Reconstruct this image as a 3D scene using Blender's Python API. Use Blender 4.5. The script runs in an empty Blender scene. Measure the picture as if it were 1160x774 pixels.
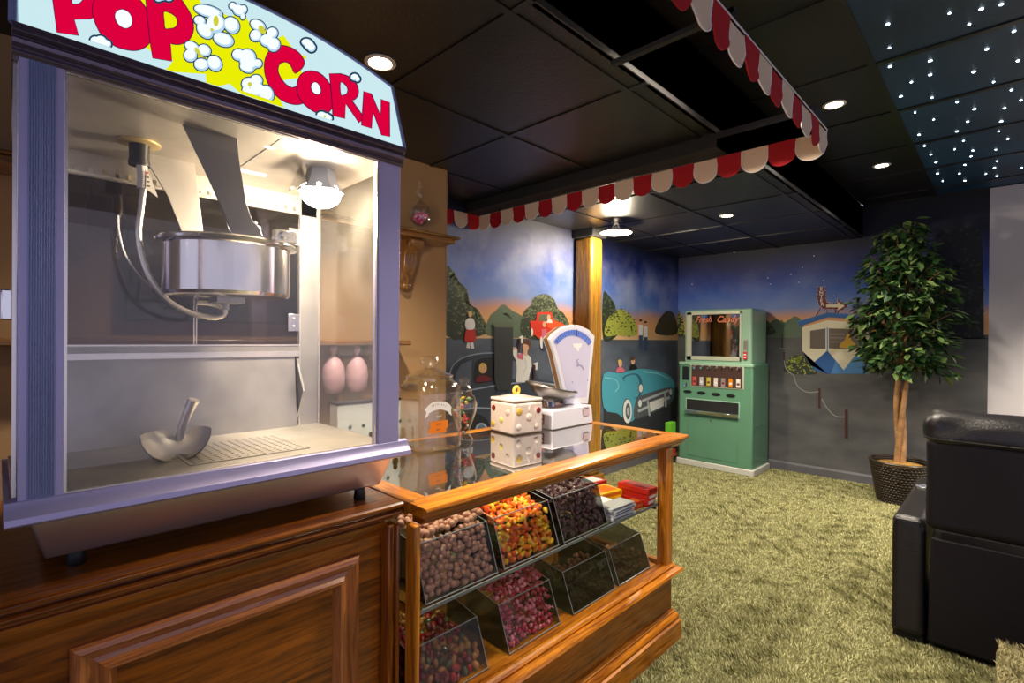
import bpy, math, random
import numpy as np
from mathutils import Vector, Matrix
random.seed(7)
S = bpy.context.scene
COL = S.collection
PI = math.pi

# ------------------------------------------------------------------ camera
CR, CU, CF = Vector((.7137, .7004, .0083)), Vector((-.0088, -.0024, 1.0)), Vector((-.7004, .7137, -.0044))
CR.normalize(); CF = (CF - CR * CF.dot(CR)).normalized(); CU = CR.cross(CF).normalized()
EYE = Vector((0, 0, 1.245))
FPX = 572.9
cam = bpy.data.cameras.new('camera'); co = bpy.data.objects.new('camera', cam); COL.objects.link(co)
cam.sensor_width = 36; cam.lens = FPX * 36 / 1160; cam.clip_start = .02
co.matrix_world = Matrix(((CR.x, CU.x, -CF.x, EYE.x), (CR.y, CU.y, -CF.y, EYE.y), (CR.z, CU.z, -CF.z, EYE.z), (0, 0, 0, 1)))
S.camera = co

def ray(px, py):
    return CR * ((px - 580) / FPX) + CU * ((387 - py) / FPX) + CF
def at(axis, val, px, py):
    d = ray(px, py); i = 'xyz'.index(axis)
    return EYE + d * ((val - EYE[i]) / d[i])

# ------------------------------------------------------------------ world, exposure
W = bpy.data.worlds.new('world'); S.world = W; W.use_nodes = True
bg = W.node_tree.nodes['Background']; bg.inputs[0].default_value = (.74, .72, 1.0, 1); bg.inputs[1].default_value = .7
S.view_settings.view_transform = 'Standard'; S.view_settings.look = 'None'
S.view_settings.exposure = 0.12; S.view_settings.gamma = 1; S.view_settings.use_curve_mapping = False
try:
    S.cycles.use_denoising = True
    S.cycles.max_bounces = 12; S.cycles.transparent_max_bounces = 24
    S.cycles.sample_clamp_indirect = 6; S.cycles.caustics_reflective = False; S.cycles.caustics_refractive = False
except Exception:
    pass
P_DOWN, P_LOW, P_PEND, P_MACH = 120, 135, 45, 26      # lamp powers in watts

# ------------------------------------------------------------------ materials
def nm(name):
    m = bpy.data.materials.new(name); m.use_nodes = True
    nt = m.node_tree; return m, nt, nt.nodes['Principled BSDF'], nt.nodes.new, nt.links.new
def mat(name, c, rough=.5, metal=0, noise=0, nscale=8, bump=0, bscale=60, spec=.5, coat=0, aniso=None, emit=0):
    m, nt, b, N, L = nm(name)
    b.inputs['Base Color'].default_value = (*c, 1); b.inputs['Roughness'].default_value = rough
    b.inputs['Metallic'].default_value = metal; b.inputs['Specular IOR Level'].default_value = spec
    b.inputs['Coat Weight'].default_value = coat; b.inputs['Coat Roughness'].default_value = .08
    if emit:
        b.inputs['Emission Color'].default_value = (*c, 1); b.inputs['Emission Strength'].default_value = emit
    tc = N('ShaderNodeTexCoord')
    src = tc.outputs['Object']
    if aniso:
        mp = N('ShaderNodeMapping'); mp.inputs['Scale'].default_value = aniso; L(src, mp.inputs[0]); src = mp.outputs[0]
    if noise:
        n = N('ShaderNodeTexNoise'); n.inputs['Scale'].default_value = nscale; n.inputs['Detail'].default_value = 5; L(src, n.inputs[0])
        r = N('ShaderNodeValToRGB'); r.color_ramp.elements[0].position = .3; r.color_ramp.elements[1].position = .7
        r.color_ramp.elements[0].color = (*[x * (1 - noise) for x in c], 1); r.color_ramp.elements[1].color = (*[min(1, x * (1 + noise)) for x in c], 1)
        L(n.outputs[0], r.inputs[0]); L(r.outputs[0], b.inputs['Base Color'])
    if bump:
        n2 = N('ShaderNodeTexNoise'); n2.inputs['Scale'].default_value = bscale; n2.inputs['Detail'].default_value = 4; L(src, n2.inputs[0])
        bp = N('ShaderNodeBump'); bp.inputs['Strength'].default_value = bump; bp.inputs['Distance'].default_value = .01
        L(n2.outputs[0], bp.inputs['Height']); L(bp.outputs[0], b.inputs['Normal'])
    return m
def island(name, cols, rough=.5, spec=.5, coat=0, emit=0, metal=0):
    m, nt, b, N, L = nm(name)
    g = N('ShaderNodeNewGeometry'); r = N('ShaderNodeValToRGB'); r.color_ramp.interpolation = 'CONSTANT' if len(cols) > 3 else 'LINEAR'
    e = r.color_ramp.elements
    while len(e) < len(cols): e.new(.5)
    for i, c in enumerate(cols):
        e[i].position = i / len(cols) if len(cols) > 3 else i / max(1, len(cols) - 1); e[i].color = (*c, 1)
    L(g.outputs['Random Per Island'], r.inputs[0]); L(r.outputs[0], b.inputs['Base Color'])
    b.inputs['Roughness'].default_value = rough; b.inputs['Specular IOR Level'].default_value = spec; b.inputs['Coat Weight'].default_value = coat
    b.inputs['Metallic'].default_value = metal
    return m
def wood(name, dark, light, axis, rough=.28, coat=.5):
    m, nt, b, N, L = nm(name)
    tc = N('ShaderNodeTexCoord'); mp = N('ShaderNodeMapping')
    sc = {'x': (1.6, 26, 26), 'y': (26, 1.6, 26), 'z': (26, 26, 1.6)}[axis]
    mp.inputs['Scale'].default_value = sc; L(tc.outputs['Object'], mp.inputs[0])
    n = N('ShaderNodeTexNoise'); n.inputs['Scale'].default_value = 2.2; n.inputs['Detail'].default_value = 9; n.inputs['Roughness'].default_value = .65; n.inputs['Distortion'].default_value = .6
    L(mp.outputs[0], n.inputs[0])
    w = N('ShaderNodeTexNoise'); w.inputs['Scale'].default_value = 11; w.inputs['Detail'].default_value = 3; L(mp.outputs[0], w.inputs[0])
    mx = N('ShaderNodeMath'); mx.operation = 'MULTIPLY_ADD'; mx.inputs[1].default_value = .35; L(w.outputs[0], mx.inputs[0]); L(n.outputs[0], mx.inputs[2])
    r = N('ShaderNodeValToRGB'); r.color_ramp.elements[0].position = .52; r.color_ramp.elements[1].position = .82
    r.color_ramp.elements[0].color = (*dark, 1); r.color_ramp.elements[1].color = (*light, 1)
    L(mx.outputs[0], r.inputs[0]); L(r.outputs[0], b.inputs['Base Color'])
    b.inputs['Roughness'].default_value = rough; b.inputs['Coat Weight'].default_value = coat; b.inputs['Coat Roughness'].default_value = .12
    bp = N('ShaderNodeBump'); bp.inputs['Strength'].default_value = .08; bp.inputs['Distance'].default_value = .002
    L(mx.outputs[0], bp.inputs['Height']); L(bp.outputs[0], b.inputs['Normal'])
    return m
def glass(name, tint=(.97, .98, .97), ior=1.5, haze=0, hcol=(1, .95, .85), rough=0.0, boost=1.0):
    m, nt, b, N, L = nm(name); nt.nodes.remove(b)
    out = [x for x in nt.nodes if x.type == 'OUTPUT_MATERIAL'][0]
    fr = N('ShaderNodeFresnel'); ge = N('ShaderNodeNewGeometry'); io = N('ShaderNodeMapRange'); io.inputs[3].default_value = ior; io.inputs[4].default_value = 1 / ior
    L(ge.outputs['Backfacing'], io.inputs[0]); L(io.outputs[0], fr.inputs[0])
    mu = N('ShaderNodeMath'); mu.operation = 'MULTIPLY'; mu.inputs[1].default_value = boost; mu.use_clamp = True; L(fr.outputs[0], mu.inputs[0])
    t = N('ShaderNodeBsdfTransparent'); t.inputs[0].default_value = (*tint, 1)
    g = N('ShaderNodeBsdfGlossy'); g.inputs[0].default_value = (1, 1, 1, 1); g.inputs['Roughness'].default_value = rough
    base = t.outputs[0]
    if haze:
        d = N('ShaderNodeBsdfDiffuse'); d.inputs[0].default_value = (*hcol, 1)
        tc = N('ShaderNodeTexCoord'); n = N('ShaderNodeTexNoise'); n.inputs['Scale'].default_value = 5; n.inputs['Detail'].default_value = 6; L(tc.outputs['Object'], n.inputs[0])
        mr = N('ShaderNodeMapRange'); mr.inputs[1].default_value = .35; mr.inputs[2].default_value = .75; mr.inputs[3].default_value = haze * .4; mr.inputs[4].default_value = haze * 1.8
        L(n.outputs[0], mr.inputs[0])
        m1 = N('ShaderNodeMixShader'); L(mr.outputs[0], m1.inputs[0]); L(t.outputs[0], m1.inputs[1]); L(d.outputs[0], m1.inputs[2]); base = m1.outputs[0]
    m2 = N('ShaderNodeMixShader'); L(mu.outputs[0], m2.inputs[0]); L(base, m2.inputs[1]); L(g.outputs[0], m2.inputs[2])
    L(m2.outputs[0], out.inputs[0])
    return m
def emis(name, c, s):
    m, nt, b, N, L = nm(name); nt.nodes.remove(b)
    out = [x for x in nt.nodes if x.type == 'OUTPUT_MATERIAL'][0]
    e = N('ShaderNodeEmission'); e.inputs[0].default_value = (*c, 1); e.inputs[1].default_value = s; L(e.outputs[0], out.inputs[0])
    return m
def srgb(r, g, b):
    f = lambda x: ((x / 255 + .055) / 1.055) ** 2.4 if x > 10 else x / 255 / 12.92
    return (f(r), f(g), f(b))

OAK_Y = wood('oak_y', srgb(128, 62, 6), srgb(224, 140, 34), 'y')
OAK_X = wood('oak_x', srgb(128, 62, 6), srgb(224, 140, 34), 'x')
OAK_Z = wood('oak_z', srgb(136, 66, 8), srgb(224, 140, 34), 'z')
DOAK_Y = wood('dark_oak_y', srgb(92, 40, 4), srgb(172, 94, 16), 'y')
DOAK_Z = wood('dark_oak_z', srgb(96, 42, 6), srgb(176, 96, 24), 'z')
TANWOOD = wood('post_wood', srgb(104, 72, 24), srgb(178, 128, 44), 'z', .4, .2)
STEEL = mat('brushed_steel', (.72, .70, .67), .24, 1, noise=.08, nscale=3, bump=.03, bscale=200)
STEEL_D = mat('dull_steel', (.48, .46, .44), .46, .85, noise=.22, nscale=6)
STEELP = mat('pan_steel', (.50, .46, .41), .42, .85, noise=.15, nscale=9)
CHROME = mat('chrome', (.85, .84, .82), .08, 1)
ALU = mat('satin_aluminium', srgb(186, 178, 220), .36, .3, noise=.04, bump=.02, bscale=300)
ALUD = mat('ribbed_aluminium', srgb(146, 158, 206), .4, .2)
RAILM = mat('top_rail_metal', srgb(104, 92, 108), .3, .6)
BLACK = mat('black_plastic', (.012, .012, .013), .4)
BLK_M = mat('matte_black', (.010, .010, .012), .8)
DARKARM = mat('dark_arm_steel', (.22, .21, .21), .38, .9)
CREAM = mat('cream_cloth', srgb(232, 206, 178), .85, bump=.1, bscale=40)
PALE = mat('pale_trim', srgb(240, 236, 236), .7)
RED = mat('red_cloth', srgb(176, 12, 26), .8, bump=.1, bscale=40)
LEATHER = mat('black_leather', (.014, .012, .015), .34, noise=.2, nscale=20, bump=.18, bscale=160, spec=.6)
LEATH2 = mat('soft_black_vinyl', (.009, .007, .010), .55, spec=.3, bump=.1, bscale=120)
GL_PANE = glass('pane_glass', (.985, .985, .98), boost=.3)
GL_REAR = glass('rear_door_glass', (.45, .42, .39), haze=.008)
GL_FRONT = glass('popper_front_glass', (.97, .97, .96), haze=.022, boost=.7)
GL_TOP = glass('counter_glass', (.86, .90, .88), ior=1.65, boost=2.0)
GL_SHELF = glass('shelf_glass', (.80, .88, .84), ior=1.5)
ACRY = glass('clear_acrylic', (.95, .955, .95), ior=1.4, boost=.35)
ACRY_D = glass('smoked_acrylic', (.55, .56, .57), ior=1.45, boost=.7)
ACRY_E = mat('acrylic_edge', (.30, .31, .33), .25, spec=.7)
ACRY_S = glass('bin_side_acrylic', (.42, .42, .42), ior=1.4, boost=.8)
GL_JAR = glass('jar_glass', (.965, .97, .955), ior=1.5, boost=1.8)

# ------------------------------------------------------------------ mesh builder
class MB:
    def __init__(s): s.v = []; s.f = []; s.m = []; s.mats = []
    def mi(s, m):
        if m not in s.mats: s.mats.append(m)
        return s.mats.index(m)
    def add(s, vs, fs, m):
        o = len(s.v); k = s.mi(m)
        s.v += [tuple(v) for v in vs]
        for f in fs: s.f.append([i + o for i in f]); s.m.append(k)
        return s
    def box(s, x0, x1, y0, y1, z0, z1, m):
        vs = [(x, y, z) for x in (x0, x1) for y in (y0, y1) for z in (z0, z1)]
        return s.add(vs, [(0, 1, 3, 2), (4, 6, 7, 5), (0, 4, 5, 1), (2, 3, 7, 6), (0, 2, 6, 4), (1, 5, 7, 3)], m)
    def prism(s, pts, axis, a, b, m):
        # pts in the two other axes (x,z) for y, (y,z) for x, (x,y) for z
        def P(p, t):
            return {'x': (t, p[0], p[1]), 'y': (p[0], t, p[1]), 'z': (p[0], p[1], t)}[axis]
        n = len(pts); vs = [P(p, a) for p in pts] + [P(p, b) for p in pts]
        fs = [list(range(n))[::-1], list(range(n, 2 * n))] + [(i, (i + 1) % n, n + (i + 1) % n, n + i) for i in range(n)]
        return s.add(vs, fs, m)
    def lathe(s, prof, c, m, n=32, ax=(0, 0, 1), sq=0, ang=0):
        ax = Vector(ax).normalized(); q = Vector((0, 0, 1)).rotation_difference(ax)
        vs = []
        for r, z in prof:
            for k in range(n):
                t = 2 * PI * k / n + ang
                cx, cy = math.cos(t), math.sin(t)
                rr = r
                if sq: # squircle
                    p = 2 + sq; rr = r / ((abs(cx) ** p + abs(cy) ** p) ** (1 / p))
                vs.append(q @ Vector((cx * rr, cy * rr, z)) + Vector(c))
        fs = []
        for i in range(len(prof) - 1):
            for k in range(n):
                fs.append((i * n + k, i * n + (k + 1) % n, (i + 1) * n + (k + 1) % n, (i + 1) * n + k))
        if prof[0][0] > 1e-6: fs.append(list(range(n))[::-1])
        if prof[-1][0] > 1e-6: fs.append([(len(prof) - 1) * n + k for k in range(n)])
        return s.add(vs, fs, m)
    def cyl(s, a, b, r, m, n=16, r2=None):
        a = Vector(a); b = Vector(b); L = (b - a).length
        return s.lathe([(r, 0), (r if r2 is None else r2, L)], a, m, n, (b - a))
    def tube(s, path, r, m, n=10):
        path = [Vector(p) for p in path]; vs = []; N_ = len(path); up = None
        for i, p in enumerate(path):
            t = (path[min(i + 1, N_ - 1)] - path[max(i - 1, 0)]).normalized()
            if up is None: up = t.orthogonal().normalized()
            up = (up - t * up.dot(t)).normalized(); w = t.cross(up)
            rr = r[i] if isinstance(r, (list, tuple)) else r
            for k in range(n):
                a = 2 * PI * k / n; vs.append(p + (up * math.cos(a) + w * math.sin(a)) * rr)
        fs = [(i * n + k, i * n + (k + 1) % n, (i + 1) * n + (k + 1) % n, (i + 1) * n + k) for i in range(N_ - 1) for k in range(n)]
        fs += [list(range(n))[::-1], [(N_ - 1) * n + k for k in range(n)]]
        return s.add(vs, fs, m)
    def ball(s, c, r, m, nu=16, nv=10, rot=None):
        if not isinstance(r, (tuple, list)): r = (r, r, r)
        vs = []; c = Vector(c)
        for i in range(1, nv):
            ph = PI * i / nv
            for k in range(nu):
                th = 2 * PI * k / nu
                p = Vector((r[0] * math.sin(ph) * math.cos(th), r[1] * math.sin(ph) * math.sin(th), r[2] * math.cos(ph)))
                if rot: p = rot @ p
                vs.append(c + p)
        t = Vector((0, 0, r[2])); 
        if rot: t = rot @ t
        vs += [c + t, c - t]; a = len(vs) - 2
        fs = [(i * nu + k, (i + 1) * nu + k, (i + 1) * nu + (k + 1) % nu, i * nu + (k + 1) % nu) for i in range(nv - 2) for k in range(nu)]
        fs += [(a, k, (k + 1) % nu) for k in range(nu)] + [(a + 1, (nv - 2) * nu + (k + 1) % nu, (nv - 2) * nu + k) for k in range(nu)]
        return s.add(vs, fs, m)
    def flat(s, pts, m): return s.add(pts, [list(range(len(pts)))], m)
    def sheet(s, pts, nrm, th, m):
        nrm = Vector(nrm) * th; n = len(pts); a = [Vector(p) for p in pts]
        return s.add(a + [p - nrm for p in a], [list(range(n)), list(range(n, 2 * n))[::-1]] + [(i, n + i, n + (i + 1) % n, (i + 1) % n) for i in range(n)], m)

ORG = {}
def _fin(o, label, cat, group, kind):
    if label: o['label'] = label
    if cat: o['category'] = cat
    if group: o['group'] = group
    if kind: o['kind'] = kind
def thing(name, loc, label, cat, group=None, rz=0, local=False):
    o = bpy.data.objects.new(name, None); COL.objects.link(o); o.location = loc; o.rotation_euler = (0, 0, rz); o.empty_display_size = .05
    ORG[o.name] = Vector((0, 0, 0)) if local else Vector(loc); _fin(o, label, cat, group, None); return o
def mk(name, mb, parent=None, label=None, cat=None, group=None, kind=None, bev=0, seg=2, smooth=35, origin=None, sub=0):
    if parent: off = ORG[parent.name]
    else:
        a = np.array(mb.v); off = Vector(((a[:, 0].min() + a[:, 0].max()) / 2, (a[:, 1].min() + a[:, 1].max()) / 2, a[:, 2].min())) if origin is None else Vector(origin)
    me = bpy.data.meshes.new(name); me.from_pydata([(v[0] - off.x, v[1] - off.y, v[2] - off.z) for v in mb.v], [], mb.f)
    for m in mb.mats: me.materials.append(m)
    me.polygons.foreach_set('material_index', mb.m)
    if smooth:
        me.polygons.foreach_set('use_smooth', [True] * len(me.polygons)); me.set_sharp_from_angle(angle=math.radians(smooth))
    me.update(); o = bpy.data.objects.new(name, me); COL.objects.link(o)
    if parent: o.parent = parent
    else: o.location = off
    ORG[o.name] = off; _fin(o, label, cat, group, kind)
    if bev:
        b = o.modifiers.new('bevel', 'BEVEL'); b.width = bev; b.segments = seg; b.limit_method = 'ANGLE'; b.angle_limit = math.radians(40)
    if sub:
        b = o.modifiers.new('sub', 'SUBSURF'); b.levels = sub; b.render_levels = sub
    return o
def ctree(o, parent=None):
    c = o.copy(); COL.objects.link(c)
    if parent: c.parent = parent
    for ch in o.children: ctree(ch, c)
    return c
def text(mb, s, size, m, o, xd, yd, off=0, shear=0, sx=1, align='CENTER', th=0):
    cu = bpy.data.curves.new('t', 'FONT'); cu.body = s; cu.size = size; cu.align_x = align; cu.align_y = 'CENTER'; cu.offset = off; cu.shear = shear; cu.resolution_u = 3
    ob = bpy.data.objects.new('t', cu); COL.objects.link(ob); bpy.context.view_layer.update()
    me = bpy.data.meshes.new_from_object(ob.evaluated_get(bpy.context.evaluated_depsgraph_get()))
    xd = Vector(xd).normalized(); yd = Vector(yd).normalized(); o = Vector(o)
    mb.add([o + xd * (v.co.x * sx) + yd * v.co.y for v in me.vertices], [list(p.vertices) for p in me.polygons], m)
    bpy.data.objects.remove(ob); bpy.data.curves.remove(cu); bpy.data.meshes.remove(me)

# ------------------------------------------------------------------ 2-D drawing helpers (for paintings and sign art)
def smo(pts, n=5, closed=True):
    out = []; N_ = len(pts)
    for i in range(N_ if closed else N_ - 1):
        g = lambda k: pts[k % N_] if closed else pts[max(0, min(N_ - 1, k))]
        p0, p1, p2, p3 = g(i - 1), g(i), g(i + 1), g(i + 2)
        for j in range(n):
            t = j / n
            out.append(tuple(.5 * (2 * p1[q] + (p2[q] - p0[q]) * t + (2 * p0[q] - 5 * p1[q] + 4 * p2[q] - p3[q]) * t * t + (3 * p1[q] - p0[q] - 3 * p2[q] + p3[q]) * t ** 3) for q in (0, 1)))
    if not closed: out.append(pts[-1])
    return out
def ell(cx, cy, rx, ry, rot=0, n=20, a0=0, a1=360):
    r = math.radians(rot); o = []
    for k in range(n if a1 - a0 >= 360 else n + 1):
        a = math.radians(a0 + (a1 - a0) * k / n); x, y = rx * math.cos(a), ry * math.sin(a)
        o.append((cx + x * math.cos(r) - y * math.sin(r), cy + x * math.sin(r) + y * math.cos(r)))
    return o
class Brush:
    """flat paint on a surface: f maps drawing coordinates and a layer to a point"""
    def __init__(s, f): s.f = f; s.mb = MB(); s.k = 1
    def fill(s, pts, m, layer=None):
        s.mb.flat([s.f(x, y, s.k if layer is None else layer) for x, y in pts], m)
        if layer is None: s.k += 1
    def ring(s, out, inn, m, layer=None):
        n = len(out); k = s.k if layer is None else layer
        s.mb.add([s.f(x, y, k) for x, y in out] + [s.f(x, y, k) for x, y in inn], [(i, (i + 1) % n, n + (i + 1) % n, n + i) for i in range(n)], m)
    def stroke(s, pts, w, m, closed=False, layer=None):
        k = s.k if layer is None else layer; N_ = len(pts); a = []; b = []
        for i in range(N_):
            p = pts[(i - 1) % N_] if closed else pts[max(0, i - 1)]; q = pts[(i + 1) % N_] if closed else pts[min(N_ - 1, i + 1)]
            dx, dy = q[0] - p[0], q[1] - p[1]; l = math.hypot(dx, dy) or 1
            nx, ny = -dy / l * w / 2, dx / l * w / 2
            a.append((pts[i][0] + nx, pts[i][1] + ny)); b.append((pts[i][0] - nx, pts[i][1] - ny))
        vs = [s.f(x, y, k) for x, y in a + b]
        s.mb.add(vs, [(i, (i + 1) % N_, N_ + (i + 1) % N_, N_ + i) for i in range(N_ if closed else N_ - 1)], m)
    def dabs(s, n, region, size, m, squash=.6):
        for _ in range(n):
            x, y = region(); r = size * random.uniform(.6, 1.3)
            s.mb.flat([s.f(px, py, s.k) for px, py in ell(x, y, r, r * squash, random.uniform(-60, 60), 7)], m)
    def done(s, name, parent, **kw):
        o = mk(name, s.mb, parent, smooth=0, **kw); s.mb = MB(); return o

# ================================================================== STRUCTURE
XL, YB, ZC, ZS = -2.64, 5.34, 2.44, 2.165   # left mural wall, back wall, ceiling, dropped ceiling
XS = -.925
XT = -2.2; YT = 1.72                          # tan wall and its end

# floor
CARPB = mat('carpet_backing', srgb(118, 115, 78), .95, noise=.35, nscale=60, bump=.8, bscale=260)
b = MB(); b.box(-2.9, 4.0, -3.0, 5.5, -.1, 0, CARPB); mk('floor', b, kind='structure', smooth=0)

# mural wall paint: night sky over a pale horizon over asphalt
def mural_mat(name, stops, cloud, ground):
    m, nt, bs, N, L = nm(name)
    tc = N('ShaderNodeTexCoord'); sp = N('ShaderNodeSeparateXYZ'); L(tc.outputs['Object'], sp.inputs[0])
    nz = N('ShaderNodeTexNoise'); nz.inputs['Scale'].default_value = 1.6; nz.inputs['Detail'].default_value = 6; L(tc.outputs['Object'], nz.inputs[0])
    ad = N('ShaderNodeMath'); ad.operation = 'MULTIPLY_ADD'; ad.inputs[1].default_value = .12; ad.inputs[2].default_value = -.06; L(nz.outputs[0], ad.inputs[0])
    s2 = N('ShaderNodeMath'); s2.operation = 'ADD'; L(sp.outputs[2], s2.inputs[0]); L(ad.outputs[0], s2.inputs[1])
    mr = N('ShaderNodeMath'); mr.operation = 'DIVIDE'; mr.inputs[1].default_value = 2.5; L(s2.outputs[0], mr.inputs[0])
    r = N('ShaderNodeValToRGB'); e = r.color_ramp.elements
    while len(e) < len(stops): e.new(.5)
    for i, (p, c) in enumerate(stops): e[i].position = p / 2.5; e[i].color = (*srgb(*c), 1)
    L(mr.outputs[0], r.inputs[0])
    cl = N('ShaderNodeTexNoise'); cl.inputs['Scale'].default_value = 2.6; cl.inputs['Detail'].default_value = 7; cl.inputs['Roughness'].default_value = .55; L(tc.outputs['Object'], cl.inputs[0])
    cr = N('ShaderNodeMapRange'); cr.inputs[1].default_value = .42; cr.inputs[2].default_value = .75; cr.inputs[3].default_value = 0; cr.inputs[4].default_value = cloud; L(cl.outputs[0], cr.inputs[0])
    band = N('ShaderNodeMapRange'); band.inputs[1].default_value = 1.42; band.inputs[2].default_value = 1.6; L(sp.outputs[2], band.inputs[0])
    band2 = N('ShaderNodeMapRange'); band2.inputs[1].default_value = 2.15; band2.inputs[2].default_value = 1.8; L(sp.outputs[2], band2.inputs[0])
    mm = N('ShaderNodeMath'); mm.operation = 'MULTIPLY'; L(band.outputs[0], mm.inputs[0]); L(band2.outputs[0], mm.inputs[1])
    m2 = N('ShaderNodeMath'); m2.operation = 'MULTIPLY'; L(mm.outputs[0], m2.inputs[0]); L(cr.outputs[0], m2.inputs[1])
    mx = N('ShaderNodeMixRGB'); mx.inputs[2].default_value = (*srgb(196, 204, 228), 1); L(m2.outputs[0], mx.inputs[0]); L(r.outputs[0], mx.inputs[1])
    # asphalt below the painted horizon
    st = N('ShaderNodeMath'); st.operation = 'LESS_THAN'; st.inputs[1].default_value = ground[0]; L(sp.outputs[2], st.inputs[0])
    gn = N('ShaderNodeTexNoise'); gn.inputs['Scale'].default_value = 3.5; gn.inputs['Detail'].default_value = 7
    gm = N('ShaderNodeMapping'); gm.inputs['Scale'].default_value = (1, 1, 2.2); L(tc.outputs['Object'], gm.inputs[0]); L(gm.outputs[0], gn.inputs[0])
    gr = N('ShaderNodeValToRGB'); gr.color_ramp.elements[0].position = .3; gr.color_ramp.elements[1].position = .7
    gr.color_ramp.elements[0].color = (*srgb(*ground[1]), 1); gr.color_ramp.elements[1].color = (*srgb(*ground[2]), 1); L(gn.outputs[0], gr.inputs[0])
    fx = N('ShaderNodeMixRGB'); L(st.outputs[0], fx.inputs[0]); L(mx.outputs[0], fx.inputs[1]); L(gr.outputs[0], fx.inputs[2])
    L(fx.outputs[0], bs.inputs['Base Color']); bs.inputs['Roughness'].default_value = .6
    return m
SKY = [(1.2, (215, 190, 150)), (1.38, (232, 170, 110)), (1.47, (205, 150, 120)), (1.56, (104, 136, 204)), (1.72, (48, 92, 186)), (1.88, (20, 50, 136)), (2.0, (9, 26, 92)), (2.12, (3, 9, 44)), (2.5, (1, 2, 10))]
WALLL = mural_mat('mural_paint_left', SKY, .5, (1.25, (72, 82, 100), (98, 108, 126)))
WALLB = mural_mat('mural_paint_back', SKY, .18, (1.31, (78, 80, 84), (104, 104, 106)))
b = MB(); b.box(XL - .12, XL, -3.0, YB + .12, 0, ZC, WALLL); mk('wall_left', b, kind='structure', smooth=0, origin=(0, 0, 0))
b = MB(); b.box(XL, -.11, YB, YB + .12, 0, ZC, WALLB); mk('wall_back', b, kind='structure', smooth=0, origin=(0, 0, 0))
WHITE = mat('white_wall_paint', srgb(212, 208, 216), .7, noise=.03, nscale=2)
b = MB(); b.box(-.11, 4.0, YB, YB + .12, 0, ZC - .005, WHITE); mk('wall_right', b, kind='structure', smooth=0)
TANP = mat('tan_wall_paint', srgb(158, 124, 84), .75, noise=.05, nscale=2)
b = MB(); b.box(XT - .1, XT, -3.0, YT, 0, ZS, TANP); mk('wall_inner', b, kind='structure', smooth=0)
b = MB(); b.box(XT - .005, XT + .003, YT - .002, YT + .004, 0, ZS, TANP); mk('trim_1', b, kind='structure', smooth=0)
GREYB = mat('grey_baseboard', srgb(104, 104, 112), .45)
b = MB(); b.prism([(YB, 0), (YB - .014, 0), (YB - .014, .07), (YB - .008, .085), (YB, .088)], 'x', XL, 0, GREYB)
b.v = [v for v in b.v]; mk('baseboard_back', b, kind='structure', smooth=0)
b = MB(); b.box(XL, XL + .014, YT, YB, 0, .085, GREYB); mk('baseboard_left', b, kind='structure', smooth=0, bev=.004)

# ceilings: dark tiles in a 0.61 m grid
TILE = mat('black_ceiling_tile', (.011, .0095, .0095), .36, noise=.25, nscale=3, bump=.15, bscale=90)
TILEN = mat('navy_ceiling_tile', srgb(20, 60, 98), .5, noise=.45, nscale=1.2, bump=.15, bscale=90)
SEAM = mat('ceiling_grid_bar', (.012, .011, .012), .35)
b = MB()
ys = [-3.0, -2.24, -1.63, -1.02, -.41, .2, .81, 1.42, 2.03, 2.64, 3.25, 3.86, 4.47, 5.08, YB]
for xa, xb_, m in ((XS, -.43, TILE), (-.43, .18, TILEN), (.18, .79, TILEN), (.79, 1.4, TILEN), (1.4, 2.01, TILEN), (2.01, 2.62, TILEN), (2.62, 4.0, TILEN)):
    for ya, yb in zip(ys[:-1], ys[1:]): b.box(xa + .008, xb_ - .008, ya + .008, yb - .008, ZC, ZC + .02, m)
for y in ys: b.box(XS, 4, y - .014, y + .014, ZC - .006, ZC + .001, SEAM)
for x in (-.43, .18, .79, 1.4, 2.01, 2.62): b.box(x - .014, x + .014, -3, YB, ZC - .007, ZC + .001, SEAM)
b.box(XL - .1, 4, -3, YB, ZC + .02, ZC + .06, TILE)
mk('ceiling', b, kind='structure', smooth=0)
b = MB(); x0s = [XL, -2.23, -1.62, -1.008, XS]; y0s = [-3, -2.04, -1.43, -.82, -.21, .40, 1.01, 1.62, 2.23, 2.84, 3.45, 4.06, 4.67, YB]
for xa, xb_ in zip(x0s[:-1], x0s[1:]):
    for ya, yb in zip(y0s[:-1], y0s[1:]): b.box(xa + .006, xb_ - .006, ya + .006, yb - .006, ZS, ZS + .02, TILE)
for y in y0s[1:-1]: b.box(XL, XS, y - .012, y + .012, ZS - .005, ZS + .001, SEAM)
for x in x0s[1:-1]: b.box(x - .012, x + .012, -3, YB, ZS - .006, ZS + .001, SEAM)
DFACE = mat('dropped_ceiling_face', (.035, .033, .036), .45)
b.box(XS - .02, XS, -3, YB, ZS, ZC, DFACE); b.box(XL, XS, -3, YB, ZS + .02, ZC, DFACE)
mk('ceiling_dropped', b, kind='structure', smooth=0)

# carpet-covered platform in the right foreground
b = MB(); b.box(-.02, 1.6, -1.0, 2.36, 0, .245, CARPB); mk('floor_platform', b, kind='structure', bev=.03, seg=4)

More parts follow.
